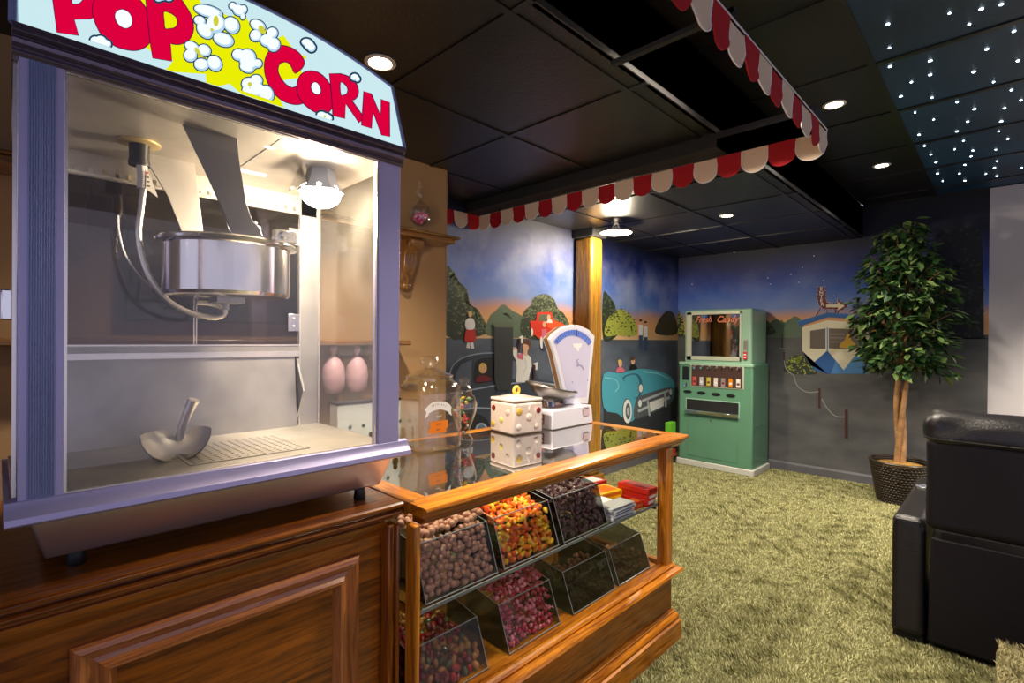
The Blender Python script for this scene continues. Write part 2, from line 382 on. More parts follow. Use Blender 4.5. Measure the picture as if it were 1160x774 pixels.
# shag pile
PILE = island('shag_carpet_pile', [srgb(112, 112, 68), srgb(160, 158, 108), srgb(204, 200, 152)], .9, .2)
PILE2 = island('platform_pile', [srgb(120, 112, 74), srgb(170, 160, 116), srgb(196, 186, 140)], .9, .2)
def pile(name, n, xr, yr, z, skip, m, label, hgt=.013, wd=.0045):
    rg = np.random.default_rng(3)
    x = rg.uniform(*xr, n); y = yr[0] + (yr[1] - yr[0]) * rg.random(n) ** 1.25
    ok = np.ones(n, bool)
    for (a, b_, c, d) in skip: ok &= ~((x > a) & (x < b_) & (y > c) & (y < d))
    x = x[ok]; y = y[ok]; n = len(x); th = rg.uniform(0, 2 * PI, n); h = hgt * rg.uniform(.6, 1.3, n)
    cl = np.sin(x * 23 + np.sin(y * 17) * 2) * np.cos(y * 21 + np.sin(x * 13) * 2)
    lean = rg.uniform(.2, 1.2, n) * hgt; la = cl * 1.6 + rg.uniform(-.9, .9, n) + 2.2
    h *= 1 + .25 * cl
    w = wd * rg.uniform(.6, 1.3, n)
    v = np.zeros((n, 5, 3)); cx, sx = np.cos(th), np.sin(th)
    for k, (a, zz, l) in enumerate(((-.5, 0, 0), (.5, 0, 0), (.55, .55, .3), (-.55, .55, .3), (0, 1, 1))):
        v[:, k, 0] = x + cx * w * a + np.cos(la) * lean * l; v[:, k, 1] = y + sx * w * a + np.sin(la) * lean * l; v[:, k, 2] = z + h * zz - .002
    me = bpy.data.meshes.new(name); me.vertices.add(n * 5); me.vertices.foreach_set('co', v.ravel())
    idx = np.arange(n)[:, None] * 5; lo = np.concatenate([idx + np.array([0, 1, 2, 3]), idx + np.array([3, 2, 4])], 1)
    me.loops.add(n * 7); me.loops.foreach_set('vertex_index', lo.ravel())
    me.polygons.add(n * 2); st = (np.arange(n)[:, None] * 7 + np.array([0, 4])).ravel(); me.polygons.foreach_set('loop_start', st)
    me.polygons.foreach_set('loop_total', np.tile([4, 3], n)); me.update(calc_edges=True); me.validate()
    me.materials.append(m); o = bpy.data.objects.new(name, me); COL.objects.link(o); _fin(o, label, 'carpet', None, 'stuff'); return o
SKIP = [(-1.68, -.955, .6, 2.06), (-2.43, -1.64, 4.82, 5.34), (-.34, .95, 2.665, 3.55), (-.74, -.42, 4.8, 5.14), (-.03, 1.7, -1, 2.37), (-2.46, -2.2, 3.4, 3.6)]
pile('carpet_pile', 420000, (XL + .02, .75), (1.35, 5.32), 0, SKIP, PILE, 'olive green shag carpet pile covering the floor')
pile('platform_carpet_pile', 16000, (-.015, .45), (1.6, 2.36), .245, [], PILE2, 'beige green shag carpet pile on the low platform at bottom right')

# ================================================================== WALL PAINTINGS
def fl(x, y, k): p = at('x', XL, x, y); return (XL + .0012 + .00012 * k, p.y, p.z)
def fb(x, y, k): p = at('y', YB, x, y); return (p.x, YB - .0012 - .00012 * k, p.z)
def pm(n, *c, rough=.6): return mat('paint_' + n, srgb(*c), rough)
P_TRD = pm('tree_dark', 44, 56, 40); P_TRM = pm('tree_mid', 92, 104, 84); P_TRL = pm('leaf_light', 132, 144, 104); P_YG = pm('leaf_yellow', 168, 178, 74)
P_HZ = pm('hedge_haze', 92, 112, 92); P_CAR = pm('car_slate', 56, 66, 82); P_CARL = pm('car_sheen', 150, 164, 188); P_CARD = pm('car_shadow', 24, 28, 36); P_WIN = pm('car_window', 96, 108, 130)
P_TEAL = pm('teal', 78, 166, 190); P_TEALD = pm('teal_dark', 42, 104, 128); P_TEALL = pm('teal_light', 140, 208, 222); P_CHR = pm('painted_chrome', 188, 194, 200); P_CHD = pm('painted_chrome_dark', 88, 94, 100)
P_WH = pm('white', 236, 236, 236); P_SK = pm('skin', 224, 176, 144); P_BL = pm('blonde', 226, 190, 106); P_BR = pm('brown_hair', 92, 62, 40); P_RD = pm('red', 196, 34, 32); P_MR = pm('maroon', 118, 24, 40)
P_TR = pm('truck_red', 214, 52, 30); P_TRH = pm('truck_orange', 236, 88, 40); P_JN = pm('denim', 52, 74, 112); P_BK = pm('black', 18, 18, 22); P_PK = pm('pink', 216, 108, 132)
P_BLU = pm('trailer_blue', 44, 98, 172); P_BLUL = pm('trailer_blue_light', 78, 136, 200); P_CRM = pm('trailer_cream', 232, 226, 204); P_WDK = pm('window_brown', 108, 98, 92); P_WD2 = pm('window_grey', 140, 136, 134)
P_YEL = pm('yellow_shirt', 216, 172, 66); P_MRD = pm('sign_maroon', 110, 34, 30); P_GRY = pm('chain_grey', 150, 150, 150); P_POST = pm('post_maroon', 72, 34, 34); P_GR2 = pm('grey_dark', 52, 56, 62)

lm = thing('mural', (XL, 3.7, 1.2), 'painted drive-in mural on the left wall with a slate car, teal convertible and red truck', 'mural')
B = Brush(fl)
def tree(B, out, dark, light, n, sz, name, par, extra=None):
    B.fill(smo(out, 4), dark)
    xs = [p[0] for p in out]; ys_ = [p[1] for p in out]; cx, cy = sum(xs) / len(xs), sum(ys_) / len(ys_)
    def reg():
        k = random.randrange(len(out)); p, q = out[k], out[(k + 1) % len(out)]; t = random.random(); r = random.random() ** .5 * 1.02
        x, y = p[0] + (q[0] - p[0]) * t, p[1] + (q[1] - p[1]) * t; return cx + (x - cx) * r, cy + (y - cy) * r
    B.dabs(n * 3, reg, sz * .7, light); B.k += 1
    if extra: B.dabs(n * 2, reg, sz * .5, extra); B.k += 1
    B.done(name, par)
tree(B, [(505, 306), (513, 308), (519, 320), (528, 328), (531, 345), (541, 352), (550, 366), (552, 378), (505, 380)], P_TRD, P_TRM, 90, 2.6, 'painted_tree_or_dimness', lm, P_TRL)
tree(B, [(552, 380), (554, 360), (562, 352), (570, 345), (580, 352), (590, 358), (597, 372), (596, 382)], P_HZ, P_HZ, 20, 2, 'painted_hedge', lm)
tree(B, [(591, 380), (592, 356), (601, 346), (604, 338), (616, 333), (627, 339), (632, 350), (640, 358), (646, 372), (648, 384), (620, 386)], P_TRD, P_TRM, 80, 2, 'painted_tree_or_dimness', lm, P_TRL)
tree(B, [(683, 333), (690, 336), (697, 348), (699, 372), (697, 382), (683, 384)], P_TRD, P_TRM, 30, 1.6, 'painted_tree_or_dimness', lm)
tree(B, [(685, 380), (688, 362), (695, 355), (703, 350), (711, 355), (719, 364), (722, 376), (716, 381), (700, 380)], P_YG, P_TRD, 26, 1.6, 'painted_bush', lm, P_YG)
tree(B, [(743, 378), (745, 365), (752, 355), (758, 352), (764, 358), (766.5, 378)], P_TRD, P_BR, 20, 1.4, 'painted_bush', lm)
# slate car
B.fill(smo([(508, 428), (511, 418), (518, 409), (532, 403), (552, 400), (580, 402), (598, 408), (606, 421), (612, 430), (634, 434), (650, 441), (662, 452), (666, 480), (664, 498), (508, 500)], 4), P_CAR)
B.fill([(515, 440), (516, 424), (522, 413), (534, 408), (533, 438)], P_WIN)
B.fill(smo([(537, 434), (537, 417), (541, 408), (551, 405.5), (559, 407), (560, 430), (553, 433)], 3), P_CARD)
B.fill([(566, 430), (566, 408), (582, 409), (594, 416), (600, 429)], P_WIN)
B.stroke(smo([(509, 424), (513, 414), (523, 406), (538, 401.5), (556, 400), (580, 402), (596, 408)], 4, False), 1.4, P_CARL); B.k += 1
B.stroke([(510, 446), (560, 437), (600, 432), (630, 436)], 1.6, P_CARL)
B.stroke([(508, 466), (540, 462), (575, 464), (620, 470)], 1.8, P_CARL); B.k += 1
B.fill(smo([(512, 500), (515, 476), (530, 468), (548, 472), (556, 486), (557, 500)], 3), P_CARD)
B.ring(ell(545, 487, 7, 8), ell(545, 487, 5, 6), P_CARL); B.fill(ell(545, 487, 5, 6), P_WIN)
B.done('painted_car', lm)
B.fill(ell(546.5, 417, 4.6, 6, 0), P_BL); B.fill(ell(547.5, 419, 2.8, 3.8), P_SK)
B.fill(smo([(539, 433), (541, 427), (547, 425), (553, 427), (556, 431)], 3), P_MR); B.done('painted_person', lm)
B.fill([(584, 433), (585, 418), (584, 409), (589, 402), (596, 400.5), (601, 405), (602, 415), (599.5, 424), (598, 433)], P_WH)
B.fill(smo([(584, 408), (580.5, 401), (580, 396), (584, 394), (588, 399), (593, 406), (590, 412)], 3), P_WH); B.fill(ell(581.5, 395, 2.2, 1.8), P_SK); B.stroke([(594, 406), (596, 416), (592, 424)], .7, P_CHR)
B.fill([(592.5, 396), (597, 397), (597, 403), (593, 403)], P_SK); B.fill(ell(595, 393, 3.6, 5.6), P_SK); B.fill(smo([(591, 389), (594, 385), (600, 386), (601, 391), (599, 396), (597.5, 391)], 3), P_BR)
B.fill([(585, 402), (592, 400), (592, 408), (586, 406)], P_PK); B.done('painted_person', lm)
# woman in a red skirt
B.fill([(529, 388), (532.5, 388), (532, 395), (528, 394)], P_WH, 3); B.fill([(533.5, 388), (536, 388), (537, 395), (533, 395)], P_WH, 3)
B.fill(smo([(528, 372), (536, 372), (538.5, 386), (526, 387)], 2), P_RD); B.fill(smo([(526, 366), (529, 361), (535, 361), (537.5, 367), (536, 373), (528, 373)], 3), P_WH)
B.fill(ell(532, 356.5, 2.2, 3), P_SK); B.fill(ell(532, 354.6, 2.3, 1.9), P_BL); B.done('painted_person', lm)
# red truck
B.fill([(600, 363.5), (606.5, 363.5), (608, 354), (624, 353.5), (627, 363), (636, 366), (643, 371), (646, 380), (643, 394), (628, 397), (618, 388), (609, 383), (606, 380), (601, 379)], P_TR)
B.fill([(609.5, 364), (610.5, 356.5), (622.5, 356), (624.5, 363.5)], P_TRM); B.fill([(619, 364), (627, 363.5), (636, 366.5), (642, 371), (628, 374), (620, 371)], P_TRH)
B.fill(ell(602, 376.5, 1.4, 4.6), P_WH); B.fill(ell(613, 388, 1.9, 7), P_WH)
B.done('painted_truck', lm)
B.fill([(614, 382), (618, 382), (618.5, 396), (614, 397)], P_JN); B.fill([(613, 373), (618.5, 373), (619, 383), (613, 383)], P_PK); B.fill(ell(616, 367.5, 2, 3.4), P_SK); B.done('painted_person', lm)
B.fill(ell(621, 359.5, 2, 3.2), P_SK); B.fill([(618, 366), (620, 362), (624, 362), (625.5, 366)], P_WH); B.done('painted_person', lm)
# two men walking
for x, s in ((725, 0), (730.5, 2)):
    B.fill([(x - 2, 379 + s), (x + 2.2, 379 + s), (x + 2, 396 + s), (x - 1.5, 395 + s)], P_JN); B.fill([(x - 2.2, 368 + s), (x + 2.4, 368 + s), (x + 2.4, 380 + s), (x - 2.2, 380 + s)], P_WH)
    B.fill(ell(x, 364.8 + s, 1.7, 2.6), P_SK); B.fill(ell(x, 363.2 + s, 1.7, 1.3), P_BK); B.done('painted_person', lm)
# teal convertible
B.fill([(684, 428), (700, 424), (716, 421), (744, 425), (768, 440), (768, 468), (760, 492), (684, 492)], P_GR2)
B.fill(smo([(683, 424), (702, 423), (716, 419), (728, 418), (744, 420), (758, 426), (763, 436), (762, 452), (752, 460), (722, 472), (714, 478), (706, 474), (698, 468), (683, 462)], 3), P_TEAL)
B.fill(smo([(704, 428), (716, 423), (724, 426), (727, 438), (724, 450), (716, 450), (712, 438)], 3), P_TEALD, None); B.fill(smo([(706, 429), (716, 424.5), (722, 428), (724, 440), (721, 450), (713, 448), (711, 438)], 3), P_TEAL)
B.stroke(smo([(684, 428), (696, 430), (700, 438), (696, 444)], 3, False), 1, P_TEALL); B.stroke([(728, 421), (744, 423), (757, 429)], 1.4, P_TEALL); B.k += 1
B.fill(smo([(720, 452), (726, 448), (756, 439), (760, 446), (757, 458), (726, 473), (717, 472)], 3), P_CHD)
B.stroke([(722, 456), (758, 442)], 2.6, P_CHR); B.stroke([(722, 466), (758, 450)], 3, P_CHR); B.k += 1
B.fill([(735, 456), (751, 450), (751, 460), (736, 467)], P_WH); B.stroke([(733, 454), (735, 471)], 2, P_CHR); B.stroke([(752.5, 446), (753.5, 461)], 2, P_CHR); B.k += 1
for x, y, r in ((725, 440, 3), (724, 457, 2.8), (759, 444, 2.4)): B.fill(ell(x, y, r, r * 2), P_CHD); B.fill(ell(x, y, r * .7, r * 1.5), P_WH)
B.fill(ell(709.5, 466, 5.4, 14.5), P_BK); B.ring(ell(709.8, 466, 5, 13.6), ell(710.4, 466, 2.8, 9.2), P_WH); B.k += 1; B.fill(ell(710.4, 466, 2.8, 9.2), P_CHD); B.fill(ell(710.6, 466, 1.6, 4.5), P_CHR)
B.done('painted_car', lm)
for x, y, hc, sc in ((701.5, 412, P_BL, P_PK), (716, 409, P_BR, P_BK)):
    B.fill(smo([(x - 4, y + 10), (x - 3, y + 5), (x, y + 4), (x + 3, y + 5), (x + 5, y + 9)], 3), sc); B.fill(ell(x, y, 2.2, 4), P_SK); B.fill(ell(x - .4, y - 2.6, 2.4, 2), hc); B.done('painted_person', lm)
# shadow with a pale top edge painted over the car, and drive-in speaker posts
B.fill([(558.5, 370), (580, 370), (580, 402), (579, 430), (576, 442), (562, 442), (559, 430)], P_GR2); B.fill([(557, 366), (581, 366), (580.5, 371), (558.5, 371)], P_TRM); B.done('painted_shadow', lm)
for x, y in ((588, 382), (604.5, 412)):
    B.stroke([(x, y + 2), (x - 1, y + 18)], 2, P_POST); B.fill([(x - 2, y), (x + 3.5, y - 2), (x + 3, y + 7), (x + 1, y + 7), (x + 1, y + 2)], P_WH); B.done('painted_speaker_post', lm)

bm = thing('mural', (-1.4, YB, 1.2), 'painted back wall mural with blue and white ticket booth and arrow sign', 'mural')
B = Brush(fb)
c8 = lambda *p: [(860 + x / 3.686, 300 + y / 3.686) for x, y in p]
tree(B, c8((30, 300), (40, 250), (70, 228), (110, 240), (150, 215), (180, 240), (180, 300)), P_HZ, P_HZ, 14, 2, 'painted_hedge', bm)
tree(B, c8((0, 290), (0, 215), (20, 222), (45, 245), (68, 285)), P_TRD, P_TRM, 14, 1.3, 'painted_tree_or_dimness', bm)
tree(B, [(767.5, 379), (767.5, 352), (771, 356), (774, 362), (775, 379)], P_TRD, P_YG, 14, 1.6, 'painted_bush', bm)
tree(B, c8((110, 450), (112, 410), (135, 385), (165, 378), (200, 395), (228, 425), (235, 458)), P_TRD, P_YG, 30, 1.7, 'painted_bush', bm)
tree(B, [(1030, 383), (1031, 381), (1040, 340), (1050, 290), (1066, 262), (1090, 250), (1104, 258), (1112, 270), (1114, 330), (1114.5, 379), (1112, 383)], pm('dim_wall_dark', 12, 16, 30), P_TRD, 40, 3, 'painted_tree_or_dimness', bm)  # dark tree shape added to paint in the dimness of this wall stretch
tree(B, c8((400, 450), (405, 415), (440, 395), (480, 410), (500, 450)), P_TRD, P_YG, 24, 1.6, 'painted_bush', bm)
B.fill(c8((180, 262), (285, 232), (285, 455), (228, 440), (180, 360)), P_CRM); B.fill(c8((285, 232), (460, 246), (460, 455), (285, 455)), P_CRM)
B.fill(c8((180, 360), (215, 420), (285, 358), (285, 455), (228, 440)), P_BLU); B.fill(c8((285, 358), (353, 440), (415, 360), (460, 420), (460, 455), (285, 455)), P_BLUL)
B.fill(c8((285, 358), (320, 400), (300, 455), (285, 455)), P_BLU)
B.fill(c8((213, 276), (278, 266), (278, 352), (213, 350)), P_WDK); B.fill(c8((291, 266), (440, 270), (440, 352), (291, 350)), P_WDK)
for y in (290, 305, 322): B.stroke(c8((296, y), (360, y + 1)), .9, P_WD2)
B.k += 1; B.stroke(c8((285, 262), (285, 360)), 1.4, P_BLUL); B.k += 1
B.fill(c8((160, 238), (288, 200), (460, 212), (460, 232), (288, 219), (170, 258)), P_BLU); B.stroke(c8((160, 238), (288, 200), (460, 212)), .8, P_BLUL); B.k += 1
B.done('painted_ticket_booth', bm)
B.fill(smo(c8((338, 346), (344, 325), (360, 312), (366, 292), (378, 292), (384, 312), (398, 328), (402, 346)), 3), P_YEL); B.done('painted_person', bm)
ar = c8((245, 92), (276, 92), (278, 140), (284, 156), (298, 160), (328, 160), (326, 143), (372, 172), (326, 202), (328, 186), (268, 186), (248, 168), (243, 140))
B.fill(ar, P_MRD); B.fill(c8((280, 166), (330, 166), (330, 156), (358, 172), (330, 190), (330, 178), (280, 178)), P_CRM)
for i in range(13):
    q = ar[i]; r = ar[(i + 1) % 13]
    for t in (.0, .33, .66): B.fill(ell(q[0] + (r[0] - q[0]) * t, q[1] + (r[1] - q[1]) * t, .45, .45, 0, 6), P_WH, B.k)
B.k += 1
for i, ch in enumerate('ENTER'):
    p = fb(*c8((260 + (i > 3) * 4, 102 + i * 16))[0], B.k); text(B.mb, ch, .042, P_WH, p, (1, 0, 0), (0, 0, 1), .001)
for q in (((256, 182), (238, 214)), ((284, 188), (284, 202)), ((320, 188), (318, 204)), ((318, 188), (330, 204))): B.stroke(c8(*q), 1, P_MRD)
B.done('painted_arrow_sign', bm)
for (x, y0, y1, w) in ((252, 515, 600, 2.6), (364, 605, 725, 3.2), (97, 290, 352, 1), (104, 365, 420, 1.3)): B.stroke(c8((x, y0), (x, y1)), w, P_POST)
B.k += 1
for ch in (((104, 400), (112, 430), (128, 450), (145, 462)), ((145, 462), (160, 505), (200, 532), (248, 530)), ((262, 560), (285, 600), (320, 632), (358, 635)), ((85, 350), (110, 352))): B.stroke(smo(c8(*ch), 4, False), 1.1, P_GRY)
B.done('painted_chain_fence', bm)
for x, y in ((953, 260), (945, 335), (909, 303), (873, 322), (896, 311), (933, 318), (850, 280), (832, 286), (784, 322), (870, 315), (905, 320), (922, 290)): B.fill(ell(x, y, .6, .6, 0, 6), P_WH, 3); B.done('painted_star', bm)

# ================================================================== CEILING LIGHTS
LAMPE = emis('warm_lamp_face', (1, .86, .66), 26)
TRIMW = mat('white_lamp_trim', (.75, .73, .70), .4)
def downlight(x, y, z, label, power, group='recessed ceiling downlights', cone=125):
    t = thing('recessed_light', (x, y, z), label, 'ceiling light', group)
    b = MB(); b.lathe([(.036, -.001), (.050, -.001), (.052, -.005), (.040, -.008), (.034, .0)], (x, y, z), TRIMW, 28); mk('trim_ring', b, t)
    b = MB(); b.lathe([(.0, -.004), (.034, -.004)], (x, y, z), LAMPE, 24); mk('lamp_face', b, t)
    l = bpy.data.lights.new('downlight_beam', 'SPOT'); l.energy = power; l.color = (1, .88, .70); l.spot_size = math.radians(cone); l.spot_blend = .8; l.shadow_soft_size = .05
    lo = bpy.data.objects.new('downlight_beam', l); COL.objects.link(lo); lo.parent = t; lo.location = (0, 0, -.03)
downlight(-.634, 2.942, ZC, 'round recessed downlight just outside the awning corner', P_DOWN)
downlight(-.62, 4.172, ZC, 'round recessed downlight beyond the awning near the star panels', P_DOWN * .4)
downlight(-.653, 1.75, ZC, 'round recessed downlight above the side valance at the top edge of the photo', P_DOWN)
downlight(-1.475, 3.738, ZS, 'round recessed downlight in the dropped ceiling in front of the candy machine', P_LOW * 1.1)
downlight(-1.499, .891, ZS, 'round recessed downlight in the dropped ceiling right of the popcorn sign', P_LOW)
downlight(1.1, 1.2, ZC, 'round recessed downlight in the star ceiling over the carpeted platform', P_DOWN)
downlight(1.0, 4.5, ZC, 'added unseen downlight right of the recliner, brightening the white wall', P_DOWN * 4.0, cone=104)  # unseen lamp added to brighten the white wall
# white dish lamp with a wire guard above
px_, py_ = -2.203, 3.398
t = thing('dish_lamp', (px_, py_, 2.08), 'white dish shaded ceiling lamp with coiled wire neck beside the wooden column', 'ceiling lamp')
DISH = mat('white_enamel', (.85, .83, .78), .3)
b = MB(); b.lathe([(.122, 0), (.118, .006), (.07, .022), (.03, .034), (.024, .05), (.02, .05), (.026, .032), (.068, .016), (.115, .001)], (px_, py_, 2.085), DISH, 36); mk('shade', b, t)
b = MB(); b.ball((px_, py_, 2.088), (.035, .035, .014), emis('dish_bulb', (1, .85, .6), 30)); mk('bulb', b, t)
b = MB()
for i in range(4): b.tube([(px_ + .03 * (1 - i * .1) * math.cos(a * PI / 8), py_ + .03 * (1 - i * .1) * math.sin(a * PI / 8), 2.125 + i * .01) for a in range(17)], .002, CHROME, 6)
mk('wire_neck', b, t)
l = bpy.data.lights.new('dish_light', 'POINT'); l.energy = P_PEND; l.color = (1, .84, .6); l.shadow_soft_size = .06
lo = bpy.data.objects.new('dish_light', l); COL.objects.link(lo); lo.parent = t; lo.location = (0, 0, -.06)

# star lights in the navy panels
STARE = emis('star_point', (.72, .88, 1), 14)
stars = [(1085, 15), (915, 44), (980, 80), (712, 80), (1127, 103), (718, 158), (1038, 162), (852, 200), (720, 219), (852, 246), (995, 237), (1060, 270), (1119, 296), (755, 317), (858, 321), (940, 336), (997, 359), (1096, 356), (802, 370), (863, 393), (975, 400), (1085, 399), (815, 443), (940, 432), (1077, 432), (1107, 457), (961, 463), (833, 480), (932, 491), (992, 495), (1067, 492), (854, 508), (986, 514), (871, 534), (966, 542), (1072, 530), (1063, 552), (1152, 552), (876, 571), (948, 571), (1035, 572), (1071, 579), (893, 595), (966, 594), (1140, 200), (1020, 30), (1150, 330), (790, 270)]
b = MB(); b.lathe([(.0055, 0), (.0055, -.0015), (.003, -.003), (0, -.0035)], (0, 0, 0), STARE, 10)
st0 = mk('star_light', b, None, 'tiny glowing fibre optic star set in the navy ceiling panels', 'star light', 'fibre optic stars in the ceiling', origin=(0, 0, 0))
for i, (x, y) in enumerate(stars):
    p = at('z', ZC - .001, 760 + x / 2.9, y / 2.9); o = st0 if i == 0 else ctree(st0)
    o.location = (p.x, p.y, ZC - .0005); k = random.uniform(.7, 1.25); o.scale = (k, k, 1)

# ================================================================== AWNING VALANCE
ZA = 2.10; XA = -.533; YA = 2.35
aw = thing('scalloped_awning', (-1.6, YA, ZA), 'red and cream scalloped fabric valance hung in a band around the concession counter', 'awning')
def scallop(p0, d, n_, w, red):
    """p0 top corner, d along the rail, n_ outward normal"""
    p0 = Vector(p0); d = Vector(d); n_ = Vector(n_); b = MB(); hb = .055; H_ = .105; N1 = 14
    out = [(0, 0), (0, -hb)] + [(w / 2 - w / 2 * math.cos(PI * i / N1), -hb - (H_ - hb) * math.sin(PI * i / N1)) for i in range(1, N1)] + [(w, -hb), (w, 0)]
    ph = random.uniform(0, 6)
    P = lambda q: p0 + d * q[0] + Vector((0, 0, q[1])) + n_ * (.004 * math.sin(q[1] * 70 + ph))
    m = RED if red else CREAM
    b.sheet([P(q) for q in out], n_, .003, m)
    if not red: b.tube([P(q) for q in out[0:]], .0022, PALE, 5)
    mk('scallop', b, aw, smooth=40, label=('red scallop' if red else 'cream scallop'))
n1 = 19; w1 = (XA - XL) / n1
for i in range(n1): scallop((XL + i * w1, YA, ZA), (1, 0, 0), (0, -1, 0), w1, i % 2 == 1)
n2 = 20
for i in range(n2): scallop((XA, YA - (i + 1) * w1, ZA), (0, 1, 0), (1, 0, 0), w1, i % 2 == 1)
for i in range(4): scallop((XL + .004, YA - (i + 1) * w1, ZA), (0, 1, 0), (1, 0, 0), w1, i % 2 == 0)
b = MB(); b.box(XA - .02, XA + .002, YA - n2 * w1, YA, ZA, ZA + .012, BLK_M); mk('side_rail', b, aw)
b = MB(); b.box(XA - .004, XA + .004, YA - n2 * w1, YA + .004, ZA, ZA + .005, PALE); mk('piping', b, aw)
b = MB(); b.box(XL, XA - .004, YA - .13, YA + .004, ZA + .001, ZS, BLK_M); b.box(XS, XA - .02, YA - .13, YA + .004, ZA + .001, ZS - .03, BLK_M); mk('header_board', b, aw)
b = MB()
for y in (.5, 1.4):
    b = MB(); b.box(XS, XA, y - .01, y + .01, ZS - .03, ZS - .015, BLK_M); b.box(XA - .016, XA - .004, y - .01, y + .01, ZA + .01, ZS - .015, BLK_M); mk('bracket', b, aw)

# ================================================================== WOODEN COLUMN
t = thing('wooden_column', (-2.535, 3.5, 0), 'tall square tan wooden column rising behind the weighing scale', 'column')
b = MB(); b.box(-2.625, -2.445, 3.42, 3.58, .12, 2.10, TANWOOD); mk('shaft', b, t, bev=.025, seg=4)
b = MB(); b.box(-2.635, -2.425, 3.40, 3.60, 0, .12, TANWOOD); mk('plinth', b, t, bev=.006)
b = MB(); b.box(-2.635, -2.425, 3.40, 3.60, 2.10, ZS, BLK_M); mk('capital', b, t, bev=.004)

# ================================================================== BACK BAR ON THE TAN WALL
SHW_Y = wood('shelf_wood_y', srgb(82, 54, 22), srgb(150, 104, 50), 'y'); SHW_Z = wood('shelf_wood_z', srgb(82, 54, 22), srgb(150, 104, 50), 'z')
t = thing('wall_shelf', (-2.1, .75, 1.745), 'long oak wall shelf on two scrolled corbels on the tan wall', 'shelf')
b = MB(); b.prism([(-.55, -0), (1.58, 0), (1.66, 0)], 'x', 0, 0, OAK_Y) if False else None
b.box(XT, -2.04, -.55, 1.66, 1.735, 1.758, SHW_Y); b.box(XT, -2.02, -.56, 1.68, 1.758, 1.768, SHW_Y); mk('board', b, t, bev=.004)
def corbel(y):
    pr = [(XT, 1.735), (XT + .13, 1.735), (XT + .135, 1.705), (XT + .12, 1.69), (XT + .085, 1.672), (XT + .075, 1.63), (XT + .068, 1.59), (XT + .05, 1.555), (XT + .042, 1.53), (XT + .03, 1.515), (XT, 1.51)]
    b = MB(); b.prism(smo(pr, 3), 'y', y - .035, y + .035, SHW_Z); b.cyl((XT + .112, y - .045, 1.712), (XT + .112, y + .045, 1.712), .02, SHW_Z); b.ball((XT + .028, y, 1.508), (.026, .03, .024), SHW_Z)
    mk('corbel', b, t, bev=.005)
corbel(1.44); corbel(.17)
t = thing('lower_wall_shelf', (-2.1, .75, 1.2), 'plain brown shelf low on the tan wall behind the popcorn machine', 'shelf')
b = MB(); b.box(XT, -2.05, -.55, 1.40, 1.212, 1.236, SHW_Y); mk('board', b, t, bev=.005)
b = MB()
b.box(XT, -2.1, .5, .53, 1.14, 1.212, SHW_Z); b.box(XT, -2.1, 1.2, 1.23, 1.14, 1.212, SHW_Z); mk('bracket', b, t)
t = thing('television', (-2.15, .6, 1.31), 'black flat television on the tan wall seen through the popcorn machine', 'television')
b = MB(); b.box(XT, -2.155, .31, .93, 1.30, 1.615, BLACK); mk('casing', b, t, bev=.006)
b = MB(); b.box(-2.1552, -2.154, .325, .915, 1.318, 1.60, mat('tv_screen', (.01, .011, .016), .35)); mk('screen', b, t)
# pink cotton candy bags hanging under the lower shelf
PINKB = mat('cotton_candy_pink', srgb(180, 142, 152), .5, noise=.15, nscale=14, bump=.3, bscale=30)
for i, (y, lb) in enumerate(((1.03, 'left'), (1.14, 'right'))):
    t = thing('cotton_candy_bag', (-2.1, y, 1.0), 'pink bag of cotton candy seen through the popper glass, %s of the pair' % lb, 'candy bag')
    b = MB(); b.lathe([(.0, 0), (.032, .004), (.046, .03), (.05, .075), (.044, .12), (.028, .150), (.010, .165)], (-2.1, y, 1.0), PINKB, 20); mk('bag', b, t)
    b = MB(); b.lathe([(.010, 0), (.007, .006), (.016, .03), (.014, .045)], (-2.1, y, 1.165), PINKB, 12); mk('tie', b, t)
# apothecary jar of pink candy on the top shelf
t = thing('apothecary_jar', (-2.1, 1.475, 1.768), 'tall footed glass jar holding pink candies on the oak wall shelf', 'jar')
c = (-2.1, 1.475, 1.769)
b = MB(); b.lathe([(.032, 0), (.030, .006), (.008, .014), (.007, .03), (.02, .038), (.05, .065), (.055, .09), (.048, .125), (.044, .125), (.050, .09), (.046, .067), (.018, .042), (0, .04)], c, GL_JAR, 28); mk('bowl', b, t)
b = MB(); b.lathe([(.050, .126), (.050, .132), (.03, .15), (.012, .165), (.009, .175), (.018, .19), (.016, .21), (.008, .225), (.012, .24), (.004, .262), (0, .264)], c, GL_JAR, 28); mk('lid', b, t)
CPINK = island('pink_candies', [srgb(206, 70, 130), srgb(236, 120, 160), srgb(190, 50, 110)], .3)
b = MB()
for _ in range(70):
    a = random.uniform(0, 6.28); z = random.uniform(.052, .098); r = (.016 + (z - .05) * .55) * random.random() ** .5; b.ball((c[0] + r * math.cos(a), c[1] + r * math.sin(a), c[2] + z), .0075, CPINK, 8, 6)
o = mk('candy_filling', b, t); o['kind'] = 'stuff'

